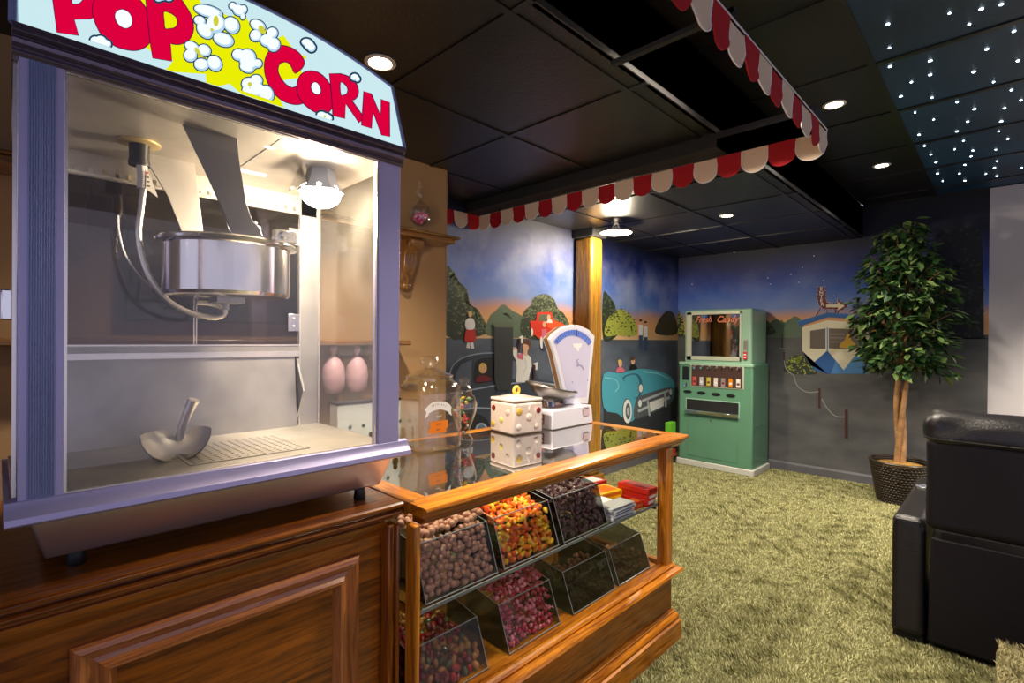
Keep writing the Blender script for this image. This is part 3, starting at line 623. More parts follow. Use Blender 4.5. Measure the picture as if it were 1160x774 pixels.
# ================================================================== WOODEN COUNTER (under the popcorn machine)
XC = -1.06; T = .841
t = thing('wooden_counter', (-1.4, .05, 0), 'brown oak counter with a raised panel front carrying the popcorn machine', 'counter')
b = MB(); pr = [(-1.75, .800), (XC - .022, .800), (XC - .022, .806), (XC - .008, .810), (XC - .004, .816), (XC - .008, .821), (XC - .016, .822), (XC - .016, .827), (XC - .002, .831), (XC - .001, .837), (XC - .006, .841), (-1.75, .841)]
b.prism(pr, 'y', -.75, .706, DOAK_Y); mk('worktop', b, t, bev=.0008, seg=1, smooth=12)
b = MB(); pr = [(-1.74, .05), (-1.095, .05), (-1.095, .765), (-1.085, .772), (-1.078, .785), (-1.074, .800), (-1.74, .800)]
b.prism(pr, 'y', -.74, .664, DOAK_Y); b.box(-1.7, -1.12, -.72, .66, 0, .05, BLK_M); mk('body', b, t, bev=.001)
def frame(y0, y1, z0, z1, x, prof, m_h, m_v, name, par):
    """mitred picture-frame moulding on a face X=x; prof = [(inset, height)]"""
    b = MB(); n = len(prof)
    cs = [(y0, z0, 1, 1), (y1, z0, -1, 1), (y1, z1, -1, -1), (y0, z1, 1, -1)]
    vs = [[(x + h, cy + sy * d, cz + sz * d) for d, h in prof] for cy, cz, sy, sz in cs]
    for k in range(4):
        a, c_ = vs[k], vs[(k + 1) % 4]
        b.add(a + c_, [(i, i + 1, n + i + 1, n + i) for i in range(n - 1)], m_h if k % 2 == 0 else m_v)
    return mk(name, b, par, smooth=25)
MP = [(0, 0), (0, .008), (.004, .014), (.012, .017), (.020, .013), (.028, .008), (.036, .010), (.043, .018), (.050, .018), (.055, .010), (.060, .004), (.062, 0)]
MOLD_Y = wood('moulding_y', srgb(138, 74, 34), srgb(196, 122, 66), 'y'); MOLD_Z = wood('moulding_z', srgb(138, 74, 34), srgb(196, 122, 66), 'z')
frame(.085, .60, .16, .733, -1.095, MP, MOLD_Y, MOLD_Z, 'panel_moulding', t)
frame(-.60, -.06, .16, .733, -1.095, MP, MOLD_Y, MOLD_Z, 'panel_moulding', t)
b = MB(); b.box(-1.10, -1.062, .664, .676, 0, .79, DOAK_Z); b.box(-1.10, -1.068, .676, .684, 0, .79, OAK_Z); b.box(-1.10, -1.056, .684, .692, 0, .79, DOAK_Z); mk('corner_stile', b, t, bev=.003)

# ================================================================== CANDY DISPLAY CASE
CX0, CX1, CY0, CY1 = -1.64, -.995, .715, 1.985
dc = thing('display_case', (-1.3, 1.4, 0), 'oak and glass candy display case with a mirrored glass top', 'display case')
# base with ogee mouldings
b = MB(); b.box(CX0, CX1 - .004, CY0 - .02, CY1, .08, .285, DOAK_Y); mk('base_panel', b, dc, bev=.002)
def wrap(prof, m, name, yend=CY1, y0=CY0 - .02):
    """moulding profile [(out, z)] running along the front and round the right-hand end"""
    b = MB(); n = len(prof)
    A = [(CX1 + o, y0, z) for o, z in prof]; Bc = [(CX1 + o, yend + o, z) for o, z in prof]; Cc = [(CX0, yend + o, z) for o, z in prof]
    b.add(A + Bc, [(i, (i + 1) % n, n + (i + 1) % n, n + i) for i in range(n)] + [tuple(range(n))[::-1]], m)
    b.add(Bc + Cc, [(i, (i + 1) % n, n + (i + 1) % n, n + i) for i in range(n)] + [tuple(range(n, 2 * n))], OAK_X)
    return mk(name, b, dc, smooth=12)
wrap([(-.03, .268), (.010, .268), (.014, .276), (.028, .280), (.034, .287), (.030, .296), (.012, .300), (-.03, .300)], OAK_Y, 'base_rail')
wrap([(-.03, .300), (.004, .300), (.008, .307), (.004, .314), (-.002, .318), (-.03, .318)], OAK_Y, 'sill_rail')
wrap([(-.03, 0), (.028, 0), (.028, .078), (.018, .083), (.022, .094), (.016, .104), (.008, .110), (.010, .118), (.0, .124), (-.03, .124)], OAK_Y, 'base_moulding')
b = MB(); b.box(CX0 + .01, CX1 - .01, CY0, CY1 - .01, .290, .304, OAK_Y); mk('case_floor', b, dc)
# posts
def post(x0, x1, y0, y1):
    b = MB(); b.box(x0, x1, y0, y1, .30, .80, OAK_Z); mk('corner_post', b, dc, bev=.006, seg=3)
post(CX1 - .045, CX1, CY1 - .055, CY1 - .0); post(CX0, CX0 + .04, CY1 - .045, CY1)
post(CX1 - .045, CX1, CY0 - .02, CY0 - .004); post(CX0, CX0 + .04, CY0 - .02, CY0 + .02)
# top frame
ox, oy0, oy1 = -.978, .712, 2.085
b = MB()
b.prism([(-1.04, .814), (ox - .026, .814), (ox - .014, .814), (ox - .012, .818), (ox - .014, .822), (ox - .014, .825), (ox, .827), (ox + .003, .833), (ox - .001, .840), (ox - .006, .841), (-1.062, .841), (-1.066, .836), (-1.066, .814)], 'y', oy0, oy1, OAK_Y)
b.prism([(-1.05, .793), (ox - .032, .793), (ox - .030, .799), (ox - .022, .803), (ox - .016, .810), (ox - .018, .814), (-1.05, .814)], 'y', oy0 + .01, oy1 - .018, DOAK_Y)
mk('top_rail', b, dc, bev=.0008, seg=1, smooth=12)
b = MB(); b.box(-1.70, -1.655, oy0, oy1, .806, .841, OAK_Y); mk('top_rail', b, dc, bev=.003)
b = MB(); b.box(-1.66, -1.066, oy0, oy0 + .06, .806, .8405, OAK_X); mk('top_rail', b, dc, bev=.002)
b = MB(); b.prism([(oy1 - .055, .806), (oy1 - .012, .800), (oy1 - .004, .812), (oy1, .826), (oy1 - .004, .8405), (oy1 - .055, .8405)], 'x', -1.66, -1.0, OAK_X); mk('top_rail', b, dc, bev=.001)
b = MB(); b.box(-1.656, -1.066, oy0 + .058, oy1 - .054, .832, .839, GL_TOP); mk('top_glass', b, dc, smooth=0)
b = MB(); b.box(CX0 + .01, CX0 + .02, oy0 + .06, oy1 - .05, .79, .808, DOAK_Y); mk('rear_track', b, dc)
# glass sides
b = MB(); b.box(CX1 - .016, CX1 - .012, CY0 + .022, CY1 - .055, .318, .80, GL_PANE); mk('front_glass', b, dc, smooth=0)
b = MB(); b.box(CX0 + .04, CX1 - .045, CY1 - .03, CY1 - .026, .318, .80, GL_PANE); mk('end_glass', b, dc, smooth=0)
b = MB(); b.box(-1.55, -1.04, CY0 + .024, CY1 - .034, .556, .564, GL_SHELF); b.box(-1.044, -1.04, CY0 + .024, CY1 - .034, .5555, .5645, ACRY_E); mk('glass_shelf', b, dc, smooth=0)
b = MB(); b.box(-1.30, -1.05, CY0 + .024, CY0 + .03, .535, .556, CHROME); b.box(-1.30, -1.05, CY1 - .045, CY1 - .039, .535, .556, CHROME); mk('shelf_bracket', b, dc)

# ---- candy bins
ZSH = .5645; ZFL = .3045
def bin_(y0, y1, zb, label, smoky=False, depth=.30, hf=.14, hb=.19):
    t = thing('candy_bin', (-1.2, (y0 + y1) / 2, zb), label, 'candy bin')
    G = ACRY_D if smoky else ACRY; xf = -1.05; xt = -1.10; xk = -1.20; xb = xf - depth
    side = [(xf, zb + .002), (xt, zb + hf), (xk, zb + hf + .016), (xb, zb + hb), (xb, zb + .002)]
    for y in (y0, y1 - .003):
        b = MB(); b.prism(side, 'y', y, y + .003, ACRY_S); mk('side_panel', b, t, smooth=0)
    b = MB(); nx = Vector((hf, 0, .05)).normalized()
    b.sheet([(xf, y0, zb + .002), (xf, y1, zb + .002), (xt, y1, zb + hf), (xt, y0, zb + hf)], nx, .003, G); mk('front_panel', b, t, smooth=0)
    b = MB(); b.box(xb, xf - .004, y0, y1, zb + .0005, zb + .004, G); mk('bin_floor', b, t, smooth=0)
    b = MB(); b.box(xb, xb + .003, y0, y1, zb + .002, zb + hb, ACRY_D); mk('back_panel', b, t, smooth=0)
    b = MB()
    for y in (y0 + .0015, y1 - .0015):
        b.tube([(xf, y, zb + .004), (xt, y, zb + hf), (xk, y, zb + hf + .016), (xb, y, zb + hb)], .0013, ACRY_E, 6)
    b.tube([(xt, y0, zb + hf), (xt, y1, zb + hf)], .0018, ACRY_E, 6); b.tube([(xf, y0, zb + .004), (xf, y1, zb + .004)], .0018, ACRY_E, 6)
    mk('polished_edge', b, t)
    return t
def zone(o, kind, where, y, y0, y1, lvl):
    k = (y - y0) / (y1 - y0); o['label'] = '%s %s, %s, %s' % (kind, where, lvl, ['left side', 'centre', 'right side'][min(2, int(k * 3))])
def fill(proto, y0, y1, zb, step, lvl_front, lvl_back, n_max=290, hf=.14, jit=.3, xback=-1.30, rows=2):
    """lay pieces against the sloping front panel, then over the heap's top surface"""
    pts = []; s = step
    z = zb + .004 + s * .5; lv = []; kinds = {q.name: q['label'] for q in proto}; z00 = z; ztop = zb + lvl_front * hf
    while z < zb + lvl_front * hf:
        x = -1.05 - .05 * (z - zb) / hf - s * .62 - .003
        y = y0 + .005 + s * .5 + (s * .5 if int(z / s) % 2 else 0)
        while y < y1 - .004 - s * .45: pts.append((x, y, z)); y += s
        z += s * .87
    zt = z - s * .2; x = -1.05 - .05 * (zt - zb) / hf - s * .85; k = 0
    while x > xback:
        y = y0 + .005 + s * .5 + (s * .5 if k % 2 else 0); f = (-1.08 - x) / (-1.08 - xback)
        while y < y1 - .004 - s * .45: pts.append((x, y, zt + (lvl_back - lvl_front) * .05 * f + random.uniform(-.2, .3) * s)); y += s
        x -= s * .87; k += 1
    pts = pts[:n_max]
    xz = -1.05 - .05 * (zt - zb) / hf - s * 1.0
    for i, (x, y, z) in enumerate(pts):
        src = proto[i] if i < len(proto) else random.choice(proto)
        o = src if i < len(proto) else ctree(src)
        lab, _, where = kinds[src.name].partition('|')
        lvl = ('rear of heap top' if x < xz - s * 3 else 'front of heap top') if x < xz else ['low on front pane', 'midway up front pane', 'high on front pane'][min(2, int((z - z00) / (ztop - z00 + 1e-6) * 3))]
        zone(o, lab, where, y, y0, y1, lvl)
        o.location = (x - random.uniform(0, jit) * s * .6, y + random.uniform(-.38, .38) * s, z + random.uniform(-.30, .30) * s)
        o.rotation_euler = (random.uniform(0, 6), random.uniform(0, 6), random.uniform(0, 6)); k = random.uniform(.92, 1.1); o.scale = (k, k, k)
    return len(pts)
# upper shelf bins
bin_(.765, 1.02, ZSH, 'clear angled bin of brown malted milk balls, first on the upper shelf', hf=.14)
bin_(1.045, 1.30, ZSH, 'clear angled bin of orange and yellow candy corn, middle of the upper shelf', hf=.14)
bin_(1.325, 1.585, ZSH, 'clear angled bin of dark chocolate candies, beside the stacked candy boxes', hf=.14)
bin_(.745, .985, ZFL, 'clear angled bin of mixed gummy candy, on the case floor under the malt balls', hf=.13)
bin_(1.07, 1.31, ZFL, 'clear angled bin of red wrapped candies, on the case floor', hf=.13)
bin_(1.38, 1.64, ZFL, 'dark smoked bin of brown candy, third on the case floor', True, hf=.13)
bin_(1.665, 1.90, ZFL, 'grey smoked bin nearest the far end of the case floor', True, hf=.13)
MALT = mat('malt_chocolate', srgb(190, 138, 112), .5, noise=.15, nscale=60)
b = MB(); b.ball((0, 0, 0), .0097, MALT, 12, 8)
p = mk('malt_ball', b, None, 'brown malt ball|in first upper bin', 'candy', 'malt balls in the first bin', origin=(0, 0, 0)); fill([p], .765, 1.02, ZSH, .0176, 1.0, 2.0, 299, xback=-1.27)
cc = []
for nm_, c1, c2 in (('orange', srgb(250, 140, 20), srgb(250, 150, 30)), ('yellow', srgb(255, 205, 50), srgb(255, 196, 40)), ('deep orange', srgb(240, 96, 24), srgb(244, 110, 20))):
    m = mat('candy_corn_' + nm_.replace(' ', '_'), c1, .3, coat=.4)
    b = MB(); b.lathe([(0, -.011), (.007, -.010), (.0085, -.006), (.007, .001), (.004, .009), (.0015, .012), (0, .0125)], (0, 0, 0), m, 10)
    cc.append(mk('candy_corn', b, None, nm_ + ' candy corn|in middle upper bin', 'candy', 'candy corn in the middle bin', origin=(0, 0, 0)))
fill(cc, 1.045, 1.30, ZSH, .0175, .72, 2.2, 290, xback=-1.30)
DCH = mat('dark_chocolate', srgb(96, 66, 66), .35, noise=.3, nscale=40, coat=.3)
b = MB(); b.ball((0, 0, 0), (.0125, .0115, .006), DCH, 12, 8)
p = mk('chocolate_disc', b, None, 'dark chocolate candy|in third upper bin', 'candy', 'dark chocolates in the third bin', origin=(0, 0, 0)); fill([p], 1.325, 1.585, ZSH, .019, .85, 1.3, 230)
wr = []
for c, cn in (((196, 54, 84), 'rose'), ((226, 130, 150), 'pale pink'), ((170, 40, 60), 'dark red')):
    m = mat('wrapper_%d' % c[0], srgb(*c), .25, coat=.6); b = MB(); b.ball((0, 0, 0), (.0085, .0085, .0065), m, 10, 6)
    for s_ in (-1, 1): b.add([(0, s_ * .007, 0), (.006, s_ * .017, .003), (.0, s_ * .015, -.003), (-.006, s_ * .017, .002)], [(0, 1, 2), (0, 2, 3)], m)
    wr.append(mk('wrapped_candy', b, None, cn + ' wrapped candy|in second lower bin', 'candy', 'wrapped candies in the second lower bin', origin=(0, 0, 0)))
fill(wr, 1.07, 1.31, ZFL, .018, 1.0, 1.6, 260, hf=.13, jit=.5)
gm = []
for c, cn in (((160, 16, 24), 'red'), ((176, 116, 52), 'amber'), ((84, 80, 42), 'olive'), ((112, 20, 34), 'dark red')):
    m = mat('gummy_%d' % c[0], srgb(*c), .3, coat=.3); b = MB(); b.ball((0, 0, 0), (.014, .010, .008), m, 10, 7)
    gm.append(mk('gummy_candy', b, None, cn + ' gummy|in first lower bin', 'candy', 'gummy candies in the first lower bin', origin=(0, 0, 0)))
fill(gm, .745, .985, ZFL, .021, .38, 1.4, 150, hf=.13, jit=.6)
BRC = mat('brown_candy', srgb(120, 70, 44), .5)
b = MB(); b.ball((0, 0, 0), (.012, .009, .007), BRC, 10, 7)
p = mk('brown_candy', b, None, 'brown candy|in third lower bin', 'candy', 'brown candies in the third lower bin', origin=(0, 0, 0)); fill([p], 1.38, 1.64, ZFL, .021, .6, .8, 120, hf=.13)
b = MB(); b.ball((0, 0, 0), (.012, .010, .008), mat('caramel', srgb(176, 104, 54), .45), 10, 7)
p = mk('caramel_candy', b, None, 'caramel candy|in grey end bin', 'candy', 'caramels in the end bin', origin=(0, 0, 0)); fill([p], 1.665, 1.90, ZFL, .022, .4, .5, 90, hf=.13)
# acrylic scoop lying in the malt balls
t = thing('acrylic_scoop', (-1.09, .90, .60), 'small clear plastic scoop lying in the malt ball bin', 'scoop')
b = MB(); b.lathe([(.0, -.03), (.014, -.024), (.018, 0), (.018, .022), (.0165, .022), (.0165, 0), (.0, -.026)], (-1.062, .885, .590), ACRY, 16, (0, -1, -.35)); mk('bowl', b, t)
b = MB(); b.tube([(-1.062, .905, .598), (-1.066, .945, .612), (-1.07, .985, .628)], .005, ACRY, 8); mk('handle', b, t)

# ---- boxes of candy on the right end of the glass shelf
BR = mat('box_red', srgb(214, 34, 26), .35, coat=.3); BRD = mat('box_dark_red', srgb(150, 22, 20), .4); BY = mat('box_yellow', srgb(250, 196, 20), .35, coat=.3); BO = mat('box_orange', srgb(240, 120, 30), .4)
BW = mat('box_white', srgb(236, 236, 238), .35, coat=.3, noise=.1, nscale=60); BG = mat('box_grey', srgb(120, 124, 136), .35); BLU = mat('box_blue', srgb(86, 104, 150), .4)
def cbox(x, y, z, lx, ly, lz, rz, m, name, label, cat, deco=None, top=None):
    t = thing(name, (x, y, z), label, cat, None, rz, local=True)
    b = MB(); b.box(-lx / 2, lx / 2, -ly / 2, ly / 2, 0, lz, m); mk('carton', b, t, bev=.0012)
    if deco:
        b = MB(); b.box(-lx * .36, lx * .36, -ly * .42, ly * .42, lz, lz + .0006, top or deco); b.box(lx / 2, lx / 2 + .0006, -ly * .4, ly * .4, lz * .25, lz * .75, deco)
        mk('printed_panel', b, t, smooth=0)
z = ZSH; NUM = ['lowest', 'second', 'third', 'topmost']
for i in range(4): cbox(-1.082 - .004 * (i % 2), 1.69 + .005 * (i % 3), z + i * .0115, .07, .155, .0105, math.radians(-3 + (5 * i) % 7), BW, 'candy_box', NUM[i] + ' flat white candy box with blue side in the front stack', 'candy box', BLU if i < 3 else BG, PALE)
for i in range(3): cbox(-1.165, 1.665 + .006 * i, z + i * .014, .075, .12, .013, math.radians(6 - 5 * i), BW, 'candy_box', ['lowest', 'middle', 'topmost'][i] + ' white candy box of the stack behind the front stack', 'candy box', BG, PALE)
cbox(-1.090, 1.815, z, .06, .075, .026, math.radians(-10), BR, 'candy_box', 'small red candy box with orange face between the white and red stacks', 'candy box', BO)
cbox(-1.225, 1.79, z, .10, .15, .024, math.radians(-14), BY, 'candy_box', 'lower yellow candy box behind the white stacks', 'candy box', BO)
cbox(-1.225, 1.80, z + .025, .10, .145, .022, math.radians(-10), BY, 'candy_box', 'upper yellow candy box behind the white stacks', 'candy box', BO)
cbox(-1.33, 1.84, z, .09, .16, .055, math.radians(-6), BR, 'candy_box', 'red and white candy box at the back of the shelf', 'candy box', BW)
for i in range(3): cbox(-1.125 + .005 * i, 1.900 + .003 * (i % 2), z + i * .024, .15, .068, .023, math.radians(2 - 2 * i), BR, 'candy_box', ['lowest', 'middle', 'topmost'][i] + ' red candy box with white lettering in the stack by the end glass', 'candy box', PALE if i < 2 else BRD)

# ================================================================== POPCORN MACHINE
MX, MXB = -1.10, -1.56; MY0, MY1 = .023, .714; MZ0, MZ1 = .976, 1.682
pmn = thing('popcorn_machine', ((MX + MXB) / 2, .368, T), 'large lavender framed popcorn machine with lit sign standing on the oak counter', 'popcorn machine')
# base tray and lip
b = MB()
bt = [(-1.15, .058), (-1.15, .690), (-1.58, .690), (-1.58, .058)]; tp = [(-1.118, .036), (-1.118, .712), (-1.60, .712), (-1.60, .036)]
b.add([(x, y, .868) for x, y in bt] + [(x, y, .948) for x, y in tp], [(0, 1, 2, 3), (0, 4, 5, 1), (1, 5, 6, 2), (2, 6, 7, 3), (3, 7, 4, 0), (4, 7, 6, 5)], mat('base_steel', (.66, .60, .62), .33, .9, noise=.05, nscale=3))
mk('base_tray', b, pmn, bev=.004)
b = MB(); b.prism([(MX + .014, .948), (MX + .020, .952), (MX + .018, .962), (MX + .006, .972), (MX + .002, .985), (MX - .012, .987), (MX - .012, .948)], 'y', .008, .740, ALU); b.box(MXB - .05, MX - .012, .008, .740, .948, .966, ALU); mk('lip_rail', b, pmn, bev=.001)
for (x, y) in ((-1.175, .10), (-1.160, .640), (-1.54, .10), (-1.54, .66)):
    b = MB(); b.lathe([(.013, 0), (.015, .004), (.012, .027)], (x, y, T), BLACK, 16); mk('foot', b, pmn)
# columns
def col(y0, y1, x0, x1, m_in, ribs, ylo, yhi):
    b = MB(); b.box(x1, x0, y0, y1, MZ0 + .006, MZ1 + .03, ALU)
    if ribs:
        n = 11; w = (yhi - ylo) / n
        for k in range(n):
            a = ylo + w * k; b.prism([(x0, a), (x0 + .0022, a + w * .25), (x0 + .0022, a + w * .75), (x0, a + w)], 'z', MZ0 + .01, MZ1 + .02, ALUD)
    return b
mk('front_column', col(MY0, .077, MX, MX - .03, ALU, True, .033, .067), pmn, bev=.0015)
mk('front_column', col(.655, MY1, MX, MX - .03, ALU, False, .667, .704), pmn, bev=.0015)
mk('rear_column', col(MY0, .10, MXB + .015, MXB, STEEL, False, 0, 0), pmn, bev=.0015)
b = MB(); b.box(MXB, MXB + .012, .650, .708, MZ0, MZ1, STEEL_D); mk('rear_column', b, pmn, bev=.0015, label='pale steel rear column')
EDGE = mat('pane_edge_trim', (.86, .80, .72), .25, .8)
b = MB()
for y in (.079, .654): b.box(MX - .012, MX - .006, y - .0025, y + .0025, MZ0 + .006, MZ1, EDGE)
b.box(MX - .012, MX - .004, .079, .655, MZ1 - .006, MZ1 + .003, EDGE); b.box(MX - .012, MX - .004, .079, .655, MZ0 + .006, MZ0 + .011, EDGE)
mk('edge_trim', b, pmn)
for y in (.648, .708): b = MB(); b.box(MXB + .012, MXB + .018, y - .002, y + .002, MZ0, MZ1, EDGE); mk('edge_trim', b, pmn)
# top rail
b = MB(); b.prism([(MX - .02, 1.678), (MX + .002, 1.678), (MX + .006, 1.683), (MX + .004, 1.690), (MX + .012, 1.694), (MX + .014, 1.701), (MX + .008, 1.706), (MX + .018, 1.711), (MX + .016, 1.724), (MX - .02, 1.726)], 'y', .015, .718, RAILM); mk('top_rail', b, pmn, bev=.0008)
b = MB(); b.box(MXB, MX - .02, .02, .716, MZ1 + .002, 1.722, STEEL); mk('roof', b, pmn)
b = MB(); b.box(MXB + .01, MX - .01, .08, .700, MZ1 - .006, MZ1 + .003, STEELP); b.box(MXB + .10, MX - .03, .43, .432, MZ1 - .0075, MZ1 - .005, STEEL_D); b.box(-1.42, -1.405, .40, .50, MZ1 - .010, MZ1 - .006, PALE); mk('inner_ceiling', b, pmn)
# glass
b = MB(); b.box(MX - .010, MX - .007, .078, .656, MZ0 + .01, MZ1, GL_FRONT); mk('front_glass', b, pmn, smooth=0)
b = MB(); b.box(MXB + .012, MX - .03, .706, .709, MZ0, MZ1, GL_FRONT); mk('side_glass', b, pmn, smooth=0)
b = MB(); b.box(MXB + .012, MX - .03, .030, .033, MZ0, MZ1, GL_PANE); mk('side_glass', b, pmn, smooth=0)
for (ya, yb) in ((.10, .37), (.374, .648)):
    b = MB(); b.box(MXB + .002, MXB + .005, ya, yb, 1.20, 1.62, GL_REAR); d = mk('rear_door', b, pmn, smooth=0)
    b = MB()
    for y in (ya + .001, yb - .001): b.box(MXB + .005, MXB + .008, y - .0012, y + .0012, 1.20, 1.62, EDGE)
    mk('door_edge', b, d)
for z_ in (1.55, 1.29):
    b = MB(); b.box(MXB + .008, MXB + .014, .614, .648, z_ - .026, z_ + .026, STEEL)
    for dz in (-.012, .012): b.ball((MXB + .016, .630, z_ + dz), .004, CHROME, 8, 6)
    mk('hinge', b, pmn, bev=.002)
b = MB(); b.box(MXB, MXB + .012, .08, .70, 1.62, MZ1, STEELP)
for k in range(22): b.box(MXB + .012, MXB + .016, .10 + k * .025, .108 + k * .025, 1.628, 1.64, CHROME)
b.box(MXB + .012, MXB + .02, .09, .65, 1.622, 1.627, EDGE); mk('vent_rail', b, pmn)
# cabinet floor, drain plate and rear chute panel
b = MB(); b.box(MXB, MX - .012, .03, .708, .966, .978, STEELP); mk('cabinet_floor', b, pmn)
DOT = mat('drain_hole', (.08, .07, .06), .8)
b = MB(); b.box(-1.42, -1.20, .28, .53, .978, .980, STEELP)
for i in range(13):
    for j in range(14): b.lathe([(0, 0), (.0035, 0)], (-1.41 + i * .0165, .29 + j * .0175, .9803), DOT, 8)
mk('drain_plate', b, pmn, smooth=0)
b = MB(); pr = [(MXB + .030, .978), (MXB + .008, 1.192), (MXB, 1.192), (MXB, .978)]
b.prism(pr, 'y', .08, .636, STEEL_D); b.prism([(MXB + .004, .978), (MXB + .062, 1.085), (MXB + .004, 1.192)], 'y', .640, .646, DARKARM); b.box(MXB, MXB + .016, .08, .648, 1.188, 1.203, EDGE); b.box(MXB, MXB + .014, .08, .648, 1.203, 1.222, STEEL_D); b.box(MXB, MXB + .016, .08, .648, 1.220, 1.224, EDGE)
mk('rear_panel', b, pmn)
# kettle
KET = mat('polished_kettle_steel', (.74, .71, .68), .13, 1, noise=.25, nscale=2.2, aniso=(6, 6, .3))  # stretched noise paints vertical reflection streaks into the colour
kc = (-1.33, .388)
kt = mk('kettle', MB().lathe([(.0, 1.336), (.10, 1.336), (.128, 1.340), (.133, 1.347), (.133, 1.452), (.137, 1.456), (.147, 1.458), (.149, 1.463), (.146, 1.467), (.128, 1.467), (.128, 1.35), (.10, 1.345), (0, 1.345)], (*kc, 0), KET, 56), pmn, label='polished round kettle')
b = MB(); b.lathe([(.126, 1.460), (.12, 1.470), (.04, 1.480), (0, 1.482)], (*kc, 0), STEEL, 40); b.cyl((kc[0] - .012, kc[1] + .02, 1.475), (kc[0] - .012, kc[1] + .02, 1.52), .006, STEEL_D); mk('lid', b, kt)
b = MB(); b.cyl((kc[0] + .11, kc[1] + .07, 1.478), (kc[0] + .16, kc[1] + .07, 1.478), .010, CHROME); b.box(kc[0] + .13, kc[0] + .15, kc[1] + .05, kc[1] + .1, 1.462, 1.49, STEEL); mk('pivot', b, kt, bev=.002)
b = MB(); b.cyl((kc[0] - .02, kc[1], 1.31), (kc[0] - .02, kc[1], 1.338), .007, STEEL_D); b.box(kc[0] - .05, kc[0] + .02, kc[1] - .03, kc[1] + .03, 1.326, 1.337, STEEL_D); mk('heater_boss', b, kt)
# hanger arms
def arm(X, pts, m):
    q = [at('x', X, *p) for p in pts]; b = MB(); b.prism([(v.y, v.z) for v in q], 'x', X - .006, X, m); mk('hanger_arm', b, pmn, bev=.001)
arm(-1.20, [(196, 118), (268, 142), (271, 180), (279, 230), (286, 250), (294, 258), (298, 268), (294, 276), (284, 279), (272, 274), (262, 262), (250, 232), (230, 188)], DARKARM)
arm(-1.45, [(152, 150), (218, 168), (223, 205), (231, 268), (208, 268), (190, 222), (168, 185)], STEELP)
# motor cord: collar, black gland, sleeve and armoured conduit
b = MB(); c0 = at('z', 1.688, 158, 156); b.lathe([(.034, 1.671), (.040, 1.673), (.040, 1.678)], (c0.x, c0.y, 0), mat('brass_collar', srgb(206, 180, 130), .4, .7), 28); mk('collar', b, pmn)
b = MB(); b.lathe([(.020, 1.625), (.021, 1.630), (.019, 1.640), (.020, 1.674)], (c0.x, c0.y, 0), BLACK, 20); mk('cord_gland', b, pmn)
pth = [(161, 185), (163, 205), (160, 235), (157, 265), (162, 295), (174, 322), (192, 342), (214, 354), (240, 360), (253, 357), (253, 350), (238, 344), (222, 343)]
P3 = [at('x', c0.x, *p) for p in smo(pth, 5, False)]
b = MB(); b.tube(P3, [.0062 + .0007 * (i % 2) for i in range(len(P3))], mat('conduit', (.74, .68, .58), .3, .9), 10); mk('flex_conduit', b, pmn, smooth=60)
TAG = mat('white_sleeve', srgb(226, 216, 204), .6)
b = MB(); b.tube([at('x', c0.x + .001, 160, 184), at('x', c0.x + .001, 162, 200), at('x', c0.x + .001, 161.5, 214)], .0105, TAG, 12)
q = [at('x', c0.x + .012, *p) for p in ((166, 189), (172, 204), (179, 224), (170, 217), (165, 214))]; b.sheet(q, (1, 0, 0), .0008, TAG)
for k in range(4): p = at('x', c0.x + .0135, 167 + k * .6, 196 + k * 5); b.box(p.x, p.x + .0005, p.y - .003, p.y + .002, p.z - .0015, p.z + .0015, P_RD if k == 0 else P_BK)
mk('warning_sleeve', b, pmn)
b = MB(); P4 = [at('x', -1.5, *p) for p in smo([(134, 244), (135, 262), (142, 288), (158, 312), (180, 332)], 5, False)]; b.tube(P4, .0022, EDGE, 6); mk('wire', b, pmn)
# interior lamp
lp = Vector((-1.27, .585, 1.62))
b = MB(); b.lathe([(.030, .062), (.034, .055), (.040, .03), (.058, .0), (.055, .0), (.036, .03), (.03, .055)], lp, mat('lamp_shield', (.8, .85, .95), .3, .1), 6); b.sheet([lp + Vector(v) for v in ((.0, -.05, .055), (.055, -.062, 0), (-.055, -.062, 0), (-.02, -.05, .055))], (0, -1, 0), .002, CHROME); ls = mk('lamp_shield', b, pmn)
b = MB(); b.ball(lp + Vector((0, 0, -.004)), (.050, .050, .036), emis('popper_bulb', (1, .95, .88), 40), 24, 14); mk('bulb', b, pmn)
l = bpy.data.lights.new('popper_light', 'POINT'); l.energy = P_MACH; l.color = (1, .82, .58); l.shadow_soft_size = .035
lo = bpy.data.objects.new('popper_light', l); COL.objects.link(lo); lo.parent = pmn; lo.location = lp + Vector((0, 0, -.045)) - ORG[pmn.name]
# small scoop rest latch on the left side
b = MB(); b.box(-1.2, -1.17, .004, .023, 1.27, 1.32, CHROME); mk('latch', b, pmn, bev=.002)
b = MB(); b.box(-1.13, -1.126, .017, .022, MZ0, 1.71, EDGE); b.box(-1.5, -1.12, .017, .022, MZ0, .99, EDGE); mk('side_trim', b, pmn)
